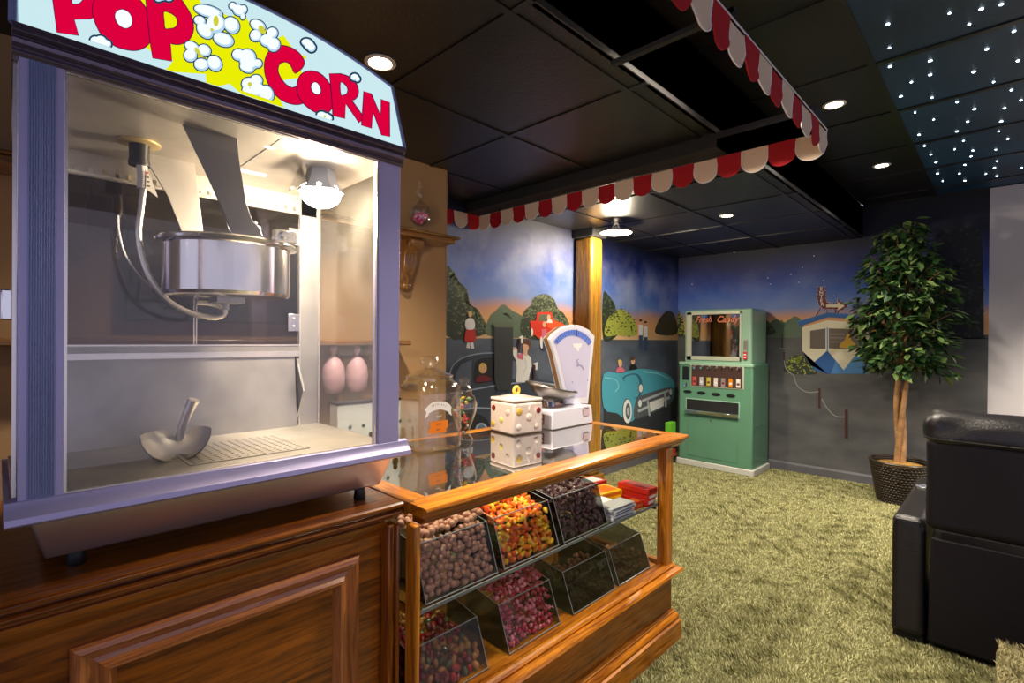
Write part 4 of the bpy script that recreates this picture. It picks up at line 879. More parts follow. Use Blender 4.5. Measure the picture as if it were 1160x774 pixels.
# ---- lit sign
SP = Vector((MX + .012, 0, 1.724)); SD = Vector((-.055, 0, .165)).normalized(); SN = Vector((SD.z, 0, -SD.x))
def fs(px, py, k):
    d = ray(px, py); o = SP + SN * (.0005 + .0002 * k); tt = (o - EYE).dot(SN) / d.dot(SN); return EYE + d * tt
hR = fs(440, 97, 0); hM = fs(278, 0, 0); YM = .368; HW = .352
kk = ((hM - SP).dot(SD) - (hR - SP).dot(SD)) / ((1 - ((hM.y - YM) / HW) ** 2) - (1 - ((hR.y - YM) / HW) ** 2)); h0 = (hR - SP).dot(SD) - kk * (1 - ((hR.y - YM) / HW) ** 2)
hs = lambda y: h0 + kk * (1 - ((y - YM) / HW) ** 2)
ysn = [.022 + (.712 - .022) * i / 24 for i in range(25)]
E_BG = emis('sign_pale_blue', srgb(196, 226, 232), 1.0); E_Y = emis('sign_yellow', srgb(226, 230, 4), 1.0); E_R = emis('sign_red', srgb(214, 0, 58), 1.0)
E_N = emis('sign_outline', srgb(26, 56, 84), .9); E_W = emis('sign_white', srgb(240, 248, 250), 1.0); E_S = emis('sign_shade', srgb(176, 208, 230), 1.0); E_NR = emis('sign_letter_outline', srgb(70, 14, 60), .9)
b = MB(); pts = [SP + Vector((0, .022, 0)), SP + Vector((0, .712, 0))] + [SP + SD * hs(y) + Vector((0, y, 0)) for y in ysn[::-1]]
b.sheet(pts, SN, .006, E_BG); sg = mk('sign_panel', b, pmn, smooth=0, label='pale blue backlit sign face with arched top')
b = MB(); rim = [SP + Vector((0, .016, 0))] + [SP + SD * (hs(y) + .004) + Vector((0, y + (y - YM) * .012, 0)) for y in ysn] + [SP + Vector((0, .718, 0))]
b.tube([r - SN * .002 for r in rim], .0055, ALUD, 8)
hb = [SP + Vector((0, .02, 0))] + [SP + SD * (hs(y)) + Vector((0, y, 0)) for y in ysn] + [SP + Vector((0, .714, 0))]
n = len(hb); back = [Vector((MXB + .02, p_.y, min(p_.z, 1.9))) for p_ in hb]
hb = [p_ - SN * .006 for p_ in hb]
b.add(hb + back, [(i, i + 1, n + i + 1, n + i) for i in range(n - 1)] + [tuple(range(n, 2 * n))], BLACK); mk('sign_housing', b, pmn, smooth=50)
B = Brush(fs); B.k = 1
s1 = lambda *p: [(x / 3.867, y / 3.867) for x, y in p]; s2 = lambda *p: [(250 + x / 3.867, y / 3.867) for x, y in p]; s4 = lambda *p: [(150 + x / 6.45, y / 6.45) for x, y in p]
# clip helper: keep art below the arch
def clip(px, py):
    q = fs(px, py, 0); y = min(.708, max(.026, q.y)); h = (q - SP).dot(SD); h = min(h, hs(y) - .004); h = max(h, .002)
    return h, y
_f = fs
def fsc(px, py, k):
    h, y = clip(px, py); p_ = SP + SD * h + SN * (.0005 + .0002 * k); return Vector((p_.x, y, p_.z))
B.f = fsc
def dense(pts, n=4):
    o = []
    for i in range(len(pts)):
        p, q = pts[i], pts[(i + 1) % len(pts)]
        for j in range(n): o.append((p[0] + (q[0] - p[0]) * j / n, p[1] + (q[1] - p[1]) * j / n))
    return o
burst = s4((-640, -400), (-420, -100), (-600, 60), (-380, 20), (-300, 180), (-120, 330), (90, 380), (130, 330), (290, 470), (240, 525), (430, 535), (530, 540), (540, 620), (600, 640), (710, 612), (800, 700), (1080, 800), (1010, 640), (1100, 560), (1240, 560), (1150, 420), (1400, 430), (1250, 300), (1060, 290), (1180, 250), (1010, 190), (850, 160), (800, 60), (700, 130), (580, 60), (500, 60), (480, -60), (250, -20), (100, -300), (-200, -350))
burst = [(x, y) for x, y in burst]
B.fill(dense([(58, -60), (60, 5), (65, 37), (72, 30), (100, 8), (128, 30), (160, 50), (173, 60), (171, 46), (190, 60), (196, 69), (187, 81), (217, 83), (233, 84), (234, 97), (243, 99), (260, 95), (275, 108), (322, 122), (308, 96), (325, 90), (345, 88), (336, 68), (349, 66), (334, 58), (321, 40), (312, 45), (293, 25), (282, 25), (273, 9), (262, 20), (240, 9), (229, 9), (224, -8), (190, -4), (140, -30)], 3), E_Y)
B.done('starburst', sg)
def letter(outs, holes, lab):
    for o_ in outs: B.fill(o_, E_R)
    k = B.k
    for o_ in outs: B.stroke(o_, 1.0, E_NR, True)
    B.k += 1
    for h_, m in holes: B.fill(h_, m); B.stroke(h_, .9, E_NR, True, B.k)
    B.k += 1
    B.done('letter', sg, label=lab)
# POP
letter([s1((222, -60), (335, -60), (395, -40), (428, 10), (425, 60), (400, 84), (325, 86), (345, 157), (250, 143))], [(smo(s1((318, -10), (350, -12), (362, 0), (345, 18), (316, 18)), 3), E_BG)], 'red letter P, first of the sign')
letter([smo(s1((404, 60), (420, -10), (470, -45), (540, -40), (610, 0), (655, 70), (668, 140), (655, 190), (615, 220), (560, 222), (495, 200), (440, 150)), 5)], [(smo(s1((502, 75), (512, 50), (540, 44), (568, 62), (580, 95), (568, 122), (543, 127), (515, 108)), 4), E_W)], 'red letter O of POP')
letter([dense(s1((632, -60), (740, -60), (800, 10)), 2)[:-1] + smo(s1((800, 10), (836, 70), (847, 130), (830, 175), (790, 198), (745, 196)), 4, False) + s1((752, 272), (668, 258), (655, 180), (645, 90))], [(smo(s1((716, 58), (735, 58), (765, 75), (776, 100), (765, 124), (738, 130), (722, 128), (718, 95)), 4), E_Y)], 'red second letter P of POP')
# CORN
letter([smo(s2((365, 285), (345, 240), (305, 212), (255, 203), (212, 225), (190, 275), (194, 340), (225, 405), (268, 445), (320, 462), (362, 455), (372, 430), (345, 380), (310, 388), (275, 365), (250, 320), (256, 285), (285, 276), (305, 292), (325, 326)), 3)], [], 'red letter C of CORN')
letter([smo(s2((330, 385), (345, 335), (385, 315), (430, 325), (470, 365), (490, 420), (488, 470), (462, 500), (420, 500), (372, 470), (340, 430)), 5)], [(smo(s2((392, 385), (402, 366), (420, 368), (434, 390), (434, 412), (418, 420), (400, 408)), 4), E_W)], 'red letter O of CORN')
letter([s2((472, 328), (520, 328)) + smo(s2((520, 328), (560, 342), (592, 375), (600, 410), (590, 435), (572, 446)), 4, False) + s2((628, 525), (602, 543), (545, 460), (540, 525), (487, 512), (482, 420))], [(smo(s2((520, 368), (538, 374), (552, 395), (548, 415), (535, 422), (522, 420)), 3), E_BG)], 'red letter R of CORN')
letter([s2((622, 405), (656, 417), (694, 508), (698, 440), (735, 455), (736, 605), (700, 597), (664, 500), (656, 568), (612, 555))], [], 'red letter N of CORN')
# popped kernels
def kernel(lobes, dots, f_, name='popcorn_drawing'):
    B.k = 48; lobes = [(x, y, rx * 1.16, ry * 1.16, r) for x, y, rx, ry, r in lobes]
    for (x, y, rx, ry, r) in lobes: B.fill([f_((px, py))[0] for px, py in ell(x, y, rx + 9, ry + 9, r)], E_N, B.k)
    B.k += 1
    for (x, y, rx, ry, r) in lobes: B.fill([f_((px, py))[0] for px, py in ell(x, y, rx + 1, ry + 1, r)], E_S, B.k)
    B.k += 1
    for (x, y, rx, ry, r) in lobes: B.fill([f_((px, py))[0] for px, py in ell(x - rx * .08, y - ry * .12, rx * .86, ry * .8, r)], E_W, B.k)
    B.k += 1
    for (x, y, rx, ry, r) in dots: B.fill([f_((px, py))[0] for px, py in ell(x, y, rx, ry, r, 12)], emis_y, B.k)
    B.k += 1
    B.done(name, sg)
emis_y = emis('kernel_yellow', srgb(200, 200, 60), 1)
kernel([(545, 110, 92, 36, 15), (715, 210, 45, 55, -35), (655, 315, 66, 42, 20), (520, 250, 60, 40, 45), (482, 178, 36, 28, 20), (600, 200, 60, 60, 0)], [(600, 180, 20, 40, 0), (570, 245, 12, 12, 0)], s4)
kernel([(425, 368, 46, 30, 25), (415, 430, 40, 40, 0), (515, 395, 42, 36, 30), (495, 498, 46, 38, 10), (590, 488, 42, 52, -35)], [(465, 400, 14, 32, -35), (490, 435, 10, 20, -60)], s4)
kernel([(722, 70, 22, 22, 0), (768, 100, 40, 34, 30), (795, 145, 14, 20, 0), (800, 95, 22, 26, 0)], [], s4)
kernel([(905, 210, 50, 32, 25), (890, 285, 36, 36, 40), (975, 320, 46, 40, 10), (1010, 265, 34, 34, 0), (1020, 350, 40, 44, 10)], [(932, 240, 22, 32, -30)], s4)
kernel([(765, 425, 40, 36, 10), (830, 440, 52, 48, 20), (825, 520, 46, 28, 20), (905, 488, 26, 26, 0), (840, 480, 60, 46, 20)], [], s4)
kernel([(835, 635, 42, 38, -20), (895, 610, 38, 34, 20), (830, 690, 36, 26, 30), (900, 680, 46, 46, 0), (965, 710, 46, 56, -25)], [(846, 640, 16, 16, 0)], s4)
kernel([(370, 200, 20, 14, 10), (390, 222, 15, 15, 0), (380, 212, 18, 16, 0)], [], s2)
kernel([(578, 350, 14, 12, 0), (590, 358, 9, 9, 0)], [], s2)
kernel([(435, 518, 18, 14, 10), (462, 530, 15, 14, 20), (450, 522, 16, 12, 0)], [(448, 522, 6, 5, 0)], s2)
kernel([(412, 195, 16, 14, 0), (438, 190, 18, 12, 10), (440, 205, 26, 18, 0), (466, 212, 14, 14, 0)], [], s1)
kernel([(705, -2, 22, 18, 0), (735, 5, 16, 14, 0), (690, 10, 14, 12, 0)], [], s1)

# metal scoop standing in the cabinet
t = thing('metal_scoop', (-1.33, .29, .98), 'shiny metal popcorn scoop lying on the popper cabinet floor', 'scoop')
SC = mat('scoop_steel', (.80, .74, .66), .36, .8)
fc = Vector((-1.275, .272, 1.038)); bk = Vector((-1.385, .300, 1.03)); up = Vector((-.1, 0, 1)).normalized(); sd = Vector((.0, 1, 0))
b = MB(); ns, nv = 16, 8; vs = []
for thick in (0, .0015):
    for j in range(nv + 1):
        v = j / nv; r = (.064 - thick) * math.sqrt(max(0, 1 - (v * .96) ** 2.6)) + .002; cpt = fc.lerp(bk, v)
        for i in range(ns + 1):
            a = PI + PI * i / ns; vs.append(cpt + sd * (r * math.cos(a)) + up * (r * math.sin(a) * .96 + thick))
fs_ = []
for lay in (0, 1):
    o_ = lay * (nv + 1) * (ns + 1)
    for j in range(nv):
        for i in range(ns): q = o_ + j * (ns + 1) + i; fs_.append((q, q + 1, q + ns + 2, q + ns + 1))
b.add(vs, fs_, SC); mk('bowl', b, t, smooth=60)
b = MB(); b.tube([(-1.385, .300, 1.0), (-1.372, .302, 1.030), (-1.362, .312, 1.068), (-1.352, .322, 1.098)], [.009, .0085, .010, .0125], SC, 14); mk('handle', b, t)

# ================================================================== THINGS ON THE CASE TOP
TT = .8395
# big glass jar with printed label
jc = (-1.545, 1.135)
t = thing('glass_candy_jar', (*jc, TT), 'large empty square shouldered glass jar with printed label and knobbed lid', 'glass jar')
def sqr(prof, m, n=48): return MB().lathe(prof, (*jc, TT), m, n, sq=3.5)
b = sqr([(.085, 0), (.094, .006), (.096, .03), (.096, .20), (.092, .228), (.078, .246), (.070, .252), (.070, .262), (.067, .262), (.067, .250), (.075, .240), (.088, .224), (.0925, .198), (.0925, .012), (0, .010)], GL_JAR); mk('jar_body', b, t)
b = MB().lathe([(.066, .256), (.088, .264), (.090, .268), (.07, .276), (.045, .286), (.022, .296), (.019, .302), (.032, .312), (.036, .324), (.028, .336), (.010, .342), (0, .342)], (*jc, TT), GL_JAR, 36); mk('lid', b, t)
b = MB(); q = lambda px, py: at('x', jc[0] + .0975, px, py)
xj = jc[0] + .0985
def jl(x, y, k=0): v = at('x', xj, 470 + x / 19.36, 440 + y / 19.36); return (xj + .0004 * k, v.y, v.z)
top = smo([(290, 385), (400, 305), (540, 285), (660, 300), (760, 350)], 4, False); bot = smo([(755, 530), (640, 475), (520, 465), (400, 500), (300, 560)], 4, False)
WHL = mat('label_white', (.85, .84, .82), .5); ORL = mat('label_orange', srgb(236, 128, 14), .5); BKL = mat('label_black', (.03, .02, .02), .5)
b.flat([jl(*p) for p in top + bot], WHL); b.flat([jl(*p) for p in ((290, 385), (215, 475), (255, 530), (215, 665), (305, 590), (300, 555))], WHL); b.flat([jl(*p) for p in ((760, 350), (805, 420), (790, 500), (810, 600), (735, 545), (755, 528))], WHL)
for i, ch in enumerate('SEYFERTS'):
    u = (i + .5) / 8; x = 350 + u * 350; y = 405 - 45 * math.sin(PI * u) - 4; a = (u - .5) * -.5
    text(b, ch, .0095, BKL, jl(x, y, 2), (0, math.cos(a), math.sin(a)), (0, -math.sin(a), math.cos(a)), .0002, sx=.62)
text(b, 'Original', .0085, WHL, jl(520, 615, 2), (0, 1, .12), (0, -.1, 1), .0001, shear=.4, sx=.9)
b.flat([jl(*p) for p in ((330, 740), (720, 690), (725, 860), (690, 880), (690, 960), (300, 1010), (300, 900), (330, 880))], ORL)
text(b, 'BUTTER', .0068, BKL, jl(520, 790, 2), (0, 1, .06), (0, 0, 1), .0001, sx=.85); text(b, 'PRETZELS', .0045, BKL, jl(510, 905, 2), (0, 1, .06), (0, 0, 1), .0001, sx=.9)
mk('printed_label', b, t, smooth=0)
# urn jar full of wrapped sweets
uc = (-1.55, 1.308)
t = thing('urn_candy_jar', (*uc, TT), 'slender urn shaped glass jar filled with colourful wrapped candies', 'candy jar')
prof = [(.034, 0), (.038, .004), (.034, .014), (.022, .028), (.024, .045), (.038, .08), (.051, .12), (.053, .145), (.046, .172), (.033, .186), (.030, .198)]
b = MB().lathe(prof + [(r - .003, z) for r, z in prof[::-1] if z > .02] + [(0, .02)], (*uc, TT), GL_JAR, 32); mk('urn_body', b, t)
b = MB().lathe([(.031, .198), (.033, .202), (.024, .212), (.014, .222), (.010, .226), (.019, .233), (.020, .242), (.012, .248), (0, .25)], (*uc, TT), GL_JAR, 28); mk('stopper', b, t)
CM = [mat('sweet_%d' % i, srgb(*c), .3, coat=.5) for i, c in enumerate(((230, 60, 90), (240, 200, 60), (236, 232, 236), (240, 130, 50), (110, 150, 90), (220, 120, 190), (150, 80, 30)))]
sw = []
for i, m in enumerate(CM):
    b = MB(); b.ball((0, 0, 0), (.0078, .0078, .006), m, 9, 6)
    for s_ in (-1, 1): b.add([(0, s_ * .006, 0), (.005, s_ * .014, .003), (0, s_ * .0125, -.003), (-.005, s_ * .014, .002)], [(0, 1, 2), (0, 2, 3)], m)
    sw.append(mk('wrapped_sweet', b, None, ['red', 'yellow', 'white', 'orange', 'green', 'mauve', 'brown'][i] + ' wrapped sweet', 'candy', 'sweets in the urn jar', origin=(0, 0, 0)))
used = 0; z = .032
while z < .182:
    rr = float(np.interp(z, [q[1] for q in prof], [q[0] for q in prof])) - .014
    for r_ in ([rr] if rr < .016 else [rr, rr * .35]):
        n = max(3, int(2 * PI * r_ / .0155))
        for k in range(n):
            a = 2 * PI * k / n + z * 40; o = sw[used] if used < len(sw) else ctree(random.choice(sw)); used += 1
            cn = o['label'].split(' wrapped')[0]; o['label'] = cn + ' wrapped sweet in the ' + ['narrow foot', 'lower half', 'wide belly', 'upper part'][min(3, int((z - .032) / .15 * 4))] + ' of the urn jar'
        o.location = (uc[0] + max(r_, .003) * math.cos(a), uc[1] + max(r_, .003) * math.sin(a), TT + z + random.uniform(-.002, .002)); o.rotation_euler = (random.uniform(0, 6), random.uniform(0, 6), random.uniform(0, 6))
    z += .0125
# dice shaped cookie jar
t = thing('dice_cookie_jar', (-1.547, 1.607, TT), 'glossy white cube ceramic cookie jar with coloured raised dots and ring handle', 'cookie jar', rz=math.radians(-6), local=True)
CER = mat('cream_ceramic', srgb(232, 214, 202), .18, coat=.6); YD = mat('glaze_yellow', srgb(222, 186, 80), .25); RDD = mat('glaze_red', srgb(128, 28, 22), .25); YP = mat('glaze_pale', srgb(228, 220, 130), .25)
h = .083; b = MB(); b.box(-h, h, -h, h, 0, .135, CER); mk('jar_body', b, t, bev=.010, seg=4)
b = MB(); b.box(-h, h, -h, h, .137, .152, CER); b.add([(-h * .9, -h * .9, .15), (h * .9, -h * .9, .15), (h * .9, h * .9, .15), (-h * .9, h * .9, .15), (-.02, -.02, .164), (.02, -.02, .164), (.02, .02, .164), (-.02, .02, .164)], [(0, 1, 5, 4), (1, 2, 6, 5), (2, 3, 7, 6), (3, 0, 4, 7), (4, 5, 6, 7)], CER); ld = mk('lid', b, t, bev=.006, seg=3)
b = MB(); b.tube([(0, .014 * math.cos(a), .181 + .015 * math.sin(a)) for a in [2 * PI * k / 20 for k in range(21)]], .0075, YD, 12); mk('ring_handle', b, ld)
dots = [('x', -.052, .100, YD, .016), ('x', .058, .098, RDD, .013), ('x', -.055, .034, CER, .014), ('x', .004, .072, CER, .017), ('x', .045, .03, CER, .013), ('y', -.055, .105, RDD, .013), ('y', -.060, .035, YD, .014), ('y', -.002, .058, YP, .013), ('y', .042, .095, CER, .014)]
for ax, u, z, m, r in dots:
    b = MB()
    if ax == 'x': b.lathe([(r, 0), (r * .95, .003), (r * .7, .0045), (0, .005)], (h - .001, u, z), m, 20, (1, 0, 0))
    else: b.lathe([(r, 0), (r * .95, .003), (r * .7, .0045), (0, .005)], (u, -h + .001, z), m, 20, (0, -1, 0))
    mk('dot', b, t)
b = MB(); b.tube([(h + .001, .004 + .004 * math.sin(k), .074 + .004 * k * 1.6) for k in range(9)], .002, CER, 8); b.tube([(h + .001, .040 + .003 * math.sin(k * .8), .045 + .008 * k) for k in range(9)], .002, CER, 8); mk('raised_squiggle', b, t)
# candy scale
t = thing('candy_scale', (-1.54, 1.885, TT), 'white enamel counter scale with fan shaped dial and oval metal pan', 'scale')
ENM = mat('scale_enamel', srgb(226, 224, 234), .3, coat=.4); BRS = mat('scale_side_brown', srgb(142, 104, 66), .5)
x0, x1, y0, y1 = -1.635, -1.445, 1.735, 2.045
b = MB(); vs = [(x0, y0, TT), (x1, y0, TT), (x1, y1, TT), (x0, y1, TT), (x0 + .008, y0 + .006, TT + .088), (x1 - .006, y0 + .006, TT + .088), (x1 - .006, y1 - .006, TT + .088), (x0 + .008, y1 - .006, TT + .088)]
b.add(vs, [(0, 3, 2, 1), (4, 5, 6, 7), (0, 1, 5, 4), (1, 2, 6, 5), (2, 3, 7, 6), (3, 0, 4, 7)], ENM); mk('scale_base', b, t, bev=.006, seg=3)
XH = -1.52
hd = [(666.5, 458), (641, 458), (628, 400), (622.5, 384), (627, 378), (637, 371), (648, 368), (658, 369), (668, 374), (674, 381), (673, 390)]
H_ = [at('x', XH, *p) for p in hd]
b = MB(); b.prism([(v.y, v.z) for v in H_], 'x', XH - .045, XH, ENM); mk('dial_head', b, t, bev=.005, seg=3)
b = MB(); b.prism([(v.y + (1.99 - v.y) * .02, v.z) for v in H_], 'x', XH - .036, XH - .014, BRS); o = mk('head_band', b, t); 
for v in o.data.vertices: v.co.y = (v.co.y - .10) * 1.035 + .10; 
def fh(px, py, k): v = at('x', XH, px, py); return (XH + .0008 * k, v.y, v.z)
B = Brush(fh)
B.fill([(643.5, 450), (632, 400), (627, 386), (632, 380), (641, 375), (650, 373), (660, 375), (668, 380), (670, 386), (669, 394), (664.5, 450)], mat('dial_face', srgb(206, 202, 228), .4)); B.done('dial_face', t)
arc = lambda r: [(648.5 + r * 1.0 * math.cos(math.radians(a)), 409 - r * 1.28 * math.sin(math.radians(a))) for a in range(38, 146, 6)]
A1, A2 = arc(27.5), arc(22.5)
B.mb.add([fh(x, y, 3) for x, y in A1 + A2], [(i, i + 1, len(A1) + i + 1, len(A1) + i) for i in range(len(A1) - 1)], mat('dial_blue', srgb(104, 136, 226), .4))
DK = mat('dial_ink', srgb(40, 52, 140), .5)
for a in range(40, 144, 6):
    c_, s_ = math.cos(math.radians(a)), math.sin(math.radians(a)); r1 = 23.2 if a % 12 == 4 else 24.8
    B.stroke([(648.5 + r1 * c_, 409 - r1 * 1.28 * s_), (648.5 + 27 * c_, 409 - 27 * 1.28 * s_)], .45, DK, layer=5)
B.stroke([(652, 381), (652.4, 373.5)], 1.1, DK, layer=6); B.done('dial_scale', t)
B.fill([(648.5, 389.5), (659, 389), (658.5, 393), (656, 394.5), (656, 398), (653, 398), (653, 395), (649.5, 394)], WHL); B.done('maker_mark', t)
B.stroke(smo([(655, 407), (652.5, 409), (655, 412), (653, 415), (658, 414), (661, 419)], 4, False), .9, mat('script_grey', srgb(150, 150, 180), .5)); B.done('script_mark', t)
b = MB()
for px, py in ((648, 433), (665.5, 431)): v = at('x', XH, px, py); b.ball((XH, v.y, v.z), .003, DK, 8, 6)
mk('screw', b, t)
B.k = 1; Xb = x1 + .0006
def fbs(px, py, k): v = at('x', Xb - .002, px, py); return (Xb + .0004 * k, v.y, v.z)
B = Brush(fbs); B.fill([(660.5, 461), (667, 460), (667.5, 470), (661, 471.5)], mat('pink_plate', srgb(214, 190, 196), .5)); B.stroke([(662, 463), (666, 462.4)], .8, P_BK); B.done('rating_plate', t)
b = MB(); b.box(x0 + .05, x1 - .05, y0 - .001, y0 + .002, TT + .02, TT + .066, BRS); b.box(x0 + .056, x1 - .056, y0 - .0015, y0 + .002, TT + .047, TT + .06, ENM); b.box(x0 + .056, x1 - .056, y0 - .0015, y0 + .002, TT + .026, TT + .04, ENM); mk('drawer_plate', b, t)
pc = Vector((-1.55, 1.835, TT + .088)); b = MB(); b.lathe([(.030, 0), (.032, .004), (.026, .03), (.034, .036)], pc, CHROME, 24); mk('pan_post', b, t)
PAN = mat('pan_pewter', (.36, .32, .29), .3, 1)
b = MB(); b.lathe([(.0, .0), (.05, .003), (.10, .022), (.150, .046), (.156, .050), (.152, .054), (.146, .052), (.098, .028), (.05, .009), (0, .006)], (0, 0, 0), PAN, 40)
R_ = Matrix.Rotation(math.radians(-10), 3, 'X') @ Matrix.Rotation(math.radians(8), 3, 'Y')
b.v = [tuple(pc + Vector((0, 0, .038)) + R_ @ Vector((v[0] * .66, v[1] * 1.0, v[2] * 1.35 - .012))) for v in b.v]; mk('pan', b, t)
# white printed carton standing at the left rear
t = thing('printed_carton', (-1.63, .93, TT), 'white carton printed with orange figures behind the popcorn machine on the glass top', 'carton')
b = MB(); b.box(-1.655, -1.60, .80, 1.045, TT, 1.018, mat('carton_white', srgb(222, 230, 226), .5)); mk('carton_body', b, t, bev=.001)
b = MB(); b.box(-1.657, -1.598, .798, 1.047, 1.018, 1.026, BLACK); mk('carton_lid', b, t)
b = MB(); OF = mat('print_orange', srgb(230, 140, 60), .5); TF = mat('print_teal', srgb(80, 170, 170), .5)
for k in range(5):
    y = .825 + k * .05; b.lathe([(0, 0), (.010, 0)], (-1.5992, y, .905), OF, 12, (1, 0, 0)); b.lathe([(0, 0), (.014, 0)], (-1.5992, y, .885), OF, 12, (1, 0, 0)); b.box(-1.5996, -1.599, y - .008, y + .008, .85, .870, BY)
    b.lathe([(0, 0), (.007, 0)], (-1.5992, y + .02, .94), TF, 10, (1, 0, 0))
mk('printed_figures', b, t, smooth=0)

# ================================================================== CANDY VENDING MACHINE
vm = thing('candy_vending_machine', (-2.02, 5.05, 0), 'vintage mint green pull-knob candy vending machine with a glass front', 'vending machine')
GRN = mat('mint_green_enamel', srgb(100, 150, 122), .32, noise=.05, nscale=5, coat=.3); GRL = mat('pale_green_enamel', srgb(156, 198, 172), .32, coat=.3); IVR = mat('ivory_trim', srgb(206, 210, 190), .35, .2)
YF = 4.86; YBK = 5.29
c7 = lambda x, y: (760 + x / 3.686, 330 + y / 3.686)
def V(x, y, yy=YF): return at('y', yy, *c7(x, y))
def vpoly(pts, y0, y1, m, name, par=vm, bev=0, seg=2, lab=None):
    q = [V(*p) for p in pts]; b = MB(); b.prism([(v.x, v.z) for v in q], 'y', y0, y1, m); return mk(name, b, par, bev=bev, seg=seg, label=lab)
b = MB(); b.box(-2.345, -1.692, YF + .03, YBK, 1.02, 1.552, GRL); mk('upper_cabinet', b, vm, bev=.022, seg=4)
b = MB(); b.box(-2.385, -1.668, YF, YBK, .055, 1.032, GRN); mk('lower_cabinet', b, vm, bev=.016, seg=4)
b = MB(); b.box(-2.40, -1.65, YF - .012, YBK, 0, .058, mat('white_plinth', srgb(214, 214, 206), .5)); mk('plinth', b, vm, bev=.006)
b = MB(); b.box(-2.388, -1.664, YF - .008, YF + .05, 1.000, 1.034, GRL); mk('ledge', b, vm, bev=.010, seg=3)
# window
YW = YF + .03
wx0, wx1, wz0, wz1 = -2.268, -1.802, 1.095, 1.502
b = MB()
for (a, b_, c_, d) in ((wx0 - .05, wx0, wz0 - .04, wz1 + .03), (wx1, wx1 + .018, wz0 - .04, wz1 + .03), (wx0 - .05, wx1 + .018, wz0 - .04, wz0), (wx0 - .05, wx1 + .018, wz1, wz1 + .03)): b.box(a, b_, YW - .010, YW + .001, c_, d, IVR)
mk('window_frame', b, vm, bev=.003)
MIR = mat('mirror_window', (.30, .30, .30), .04, 1)
b = MB(); b.box(wx0, wx1, YW - .003, YW + .001, wz0, wz1, MIR); mk('mirror_window', b, vm, smooth=0)
b = MB(); sc = mat('candy_script', srgb(222, 120, 80), .4)
text(b, 'Fresh', .085, sc, (-2.15, YW - .005, 1.455), (1, 0, 0), (0, 0, 1), .0012, shear=.35, sx=.85); text(b, 'Candy', .088, sc, (-1.92, YW - .005, 1.452), (1, 0, 0), (0, 0, 1), .002, shear=.35, sx=.9); mk('lettering', b, vm, smooth=0)
# coin panel
b = MB(); b.box(-1.765, -1.728, YW - .012, YW, 1.09, 1.26, STEEL_D); b.box(-1.761, -1.732, YW - .014, YW - .010, 1.165, 1.25, mat('coin_slots', (.2, .19, .17), .5)); mk('coin_panel', b, vm, bev=.003)
b = MB(); b.box(-1.763, -1.730, YW - .018, YW - .008, 1.075, 1.145, P_RD); b.box(-1.758, -1.735, YW - .0186, YW - .0178, 1.09, 1.10, PALE); b.box(-1.758, -1.735, YW - .0186, YW - .0178, 1.115, 1.125, PALE); mk('red_return_button', b, vm, bev=.003)
# selector
sx0, sx1, sz0, sz1 = V(87, 400).x, V(300, 400).x, V(190, 400).z, V(190, 312).z
b = MB(); b.box(sx0 - .012, sx1 + .012, YF - .008, YF + .01, sz0 - .012, sz1 + .012, IVR); mk('selector_frame', b, vm, bev=.012, seg=4)
b = MB(); b.box(sx0, sx1, YF - .0095, YF - .007, sz0, sz1, mat('selector_dark', (.07, .035, .03), .4)); mk('selector_panel', b, vm, bev=.001)
packs = [(206, 90, 80), (200, 196, 200), (206, 196, 70), (226, 214, 206), (150, 140, 140), (226, 140, 30), (230, 224, 214)]
for k in range(7):
    x = sx0 + (sx1 - sx0) * (k + .5) / 7; b = MB(); b.lathe([(.0, .012), (.018, .011), (.021, .004), (.021, 0)], (x, YF - .008, sz1 - .022), CHROME, 18, (0, -1, 0)); mk('pull_knob', b, vm)
    m = mat('pack_%d' % k, srgb(*packs[k]), .35, noise=.2, nscale=60); b = MB(); b.box(x - .02, x + .017, YF - .014, YF - .008, sz0 + .008, sz0 + .088, m); b.box(x - .014, x + .011, YF - .0146, YF - .013, sz0 + .03, sz0 + .05, P_WH if k % 2 else P_MR); mk('candy_sample', b, vm, bev=.002)
b = MB(); a, c_ = V(49, 368), V(76, 315); b.box(a.x, c_.x, YF - .008, YF + .002, a.z, c_.z, BLACK); mk('coin_slot', b, vm, bev=.006)
b = MB(); v = V(61, 390); b.lathe([(0, .016), (.020, .014), (.024, .006), (.028, 0)], (v.x, YF, v.z), CHROME, 24, (0, -1, 0)); mk('coin_knob', b, vm)
for x in (70, 127, 188, 250):
    v = V(x, 412 + x * .1); b = MB(); b.lathe([(.0, .006), (.042, .005), (.044, 0)], (0, 0, 0), BLACK, 20, (0, -1, 0)); b.v = [(q[0] + v.x, q[1] + YF, q[2] * .36 + v.z) for q in b.v]; mk('price_plate', b, vm)
# delivery tray
tx0, tx1, tz0, tz1 = V(66, 500).x, V(283, 500).x, V(170, 520).z, V(170, 458).z
b = MB(); b.box(tx0 - .01, tx1 + .01, YF - .003, YF + .01, tz0 - .005, tz1 + .01, GRL); b.box(tx0, tx1, YF - .004, YF - .002, tz0 + .01, tz1, BLK_M); mk('delivery_recess', b, vm, bev=.001)
b = MB(); b.prism([(YF, tz0 + .002), (YF - .035, tz0 + .010), (YF - .040, tz0 + .034), (YF - .028, tz0 + .042), (YF, tz0 + .030)], 'x', tx0 - .004, tx1 + .004, CHROME); mk('delivery_tray', b, vm, bev=.003)
b = MB(); b.box(-2.285, -1.80, YF - .003, YF + .004, .10, tz0 - .02, GRN); mk('door_panel', b, vm, bev=.002)
b = MB(); v = V(168, 540); b.lathe([(0, .008), (.008, .007), (.009, 0)], (v.x, YF - .003, v.z), CHROME, 14, (0, -1, 0)); mk('lock', b, vm)
b = MB(); b.box(-1.669, -1.666, YF + .02, YBK - .02, .45, .456, GRN); mk('side_seam', b, vm)
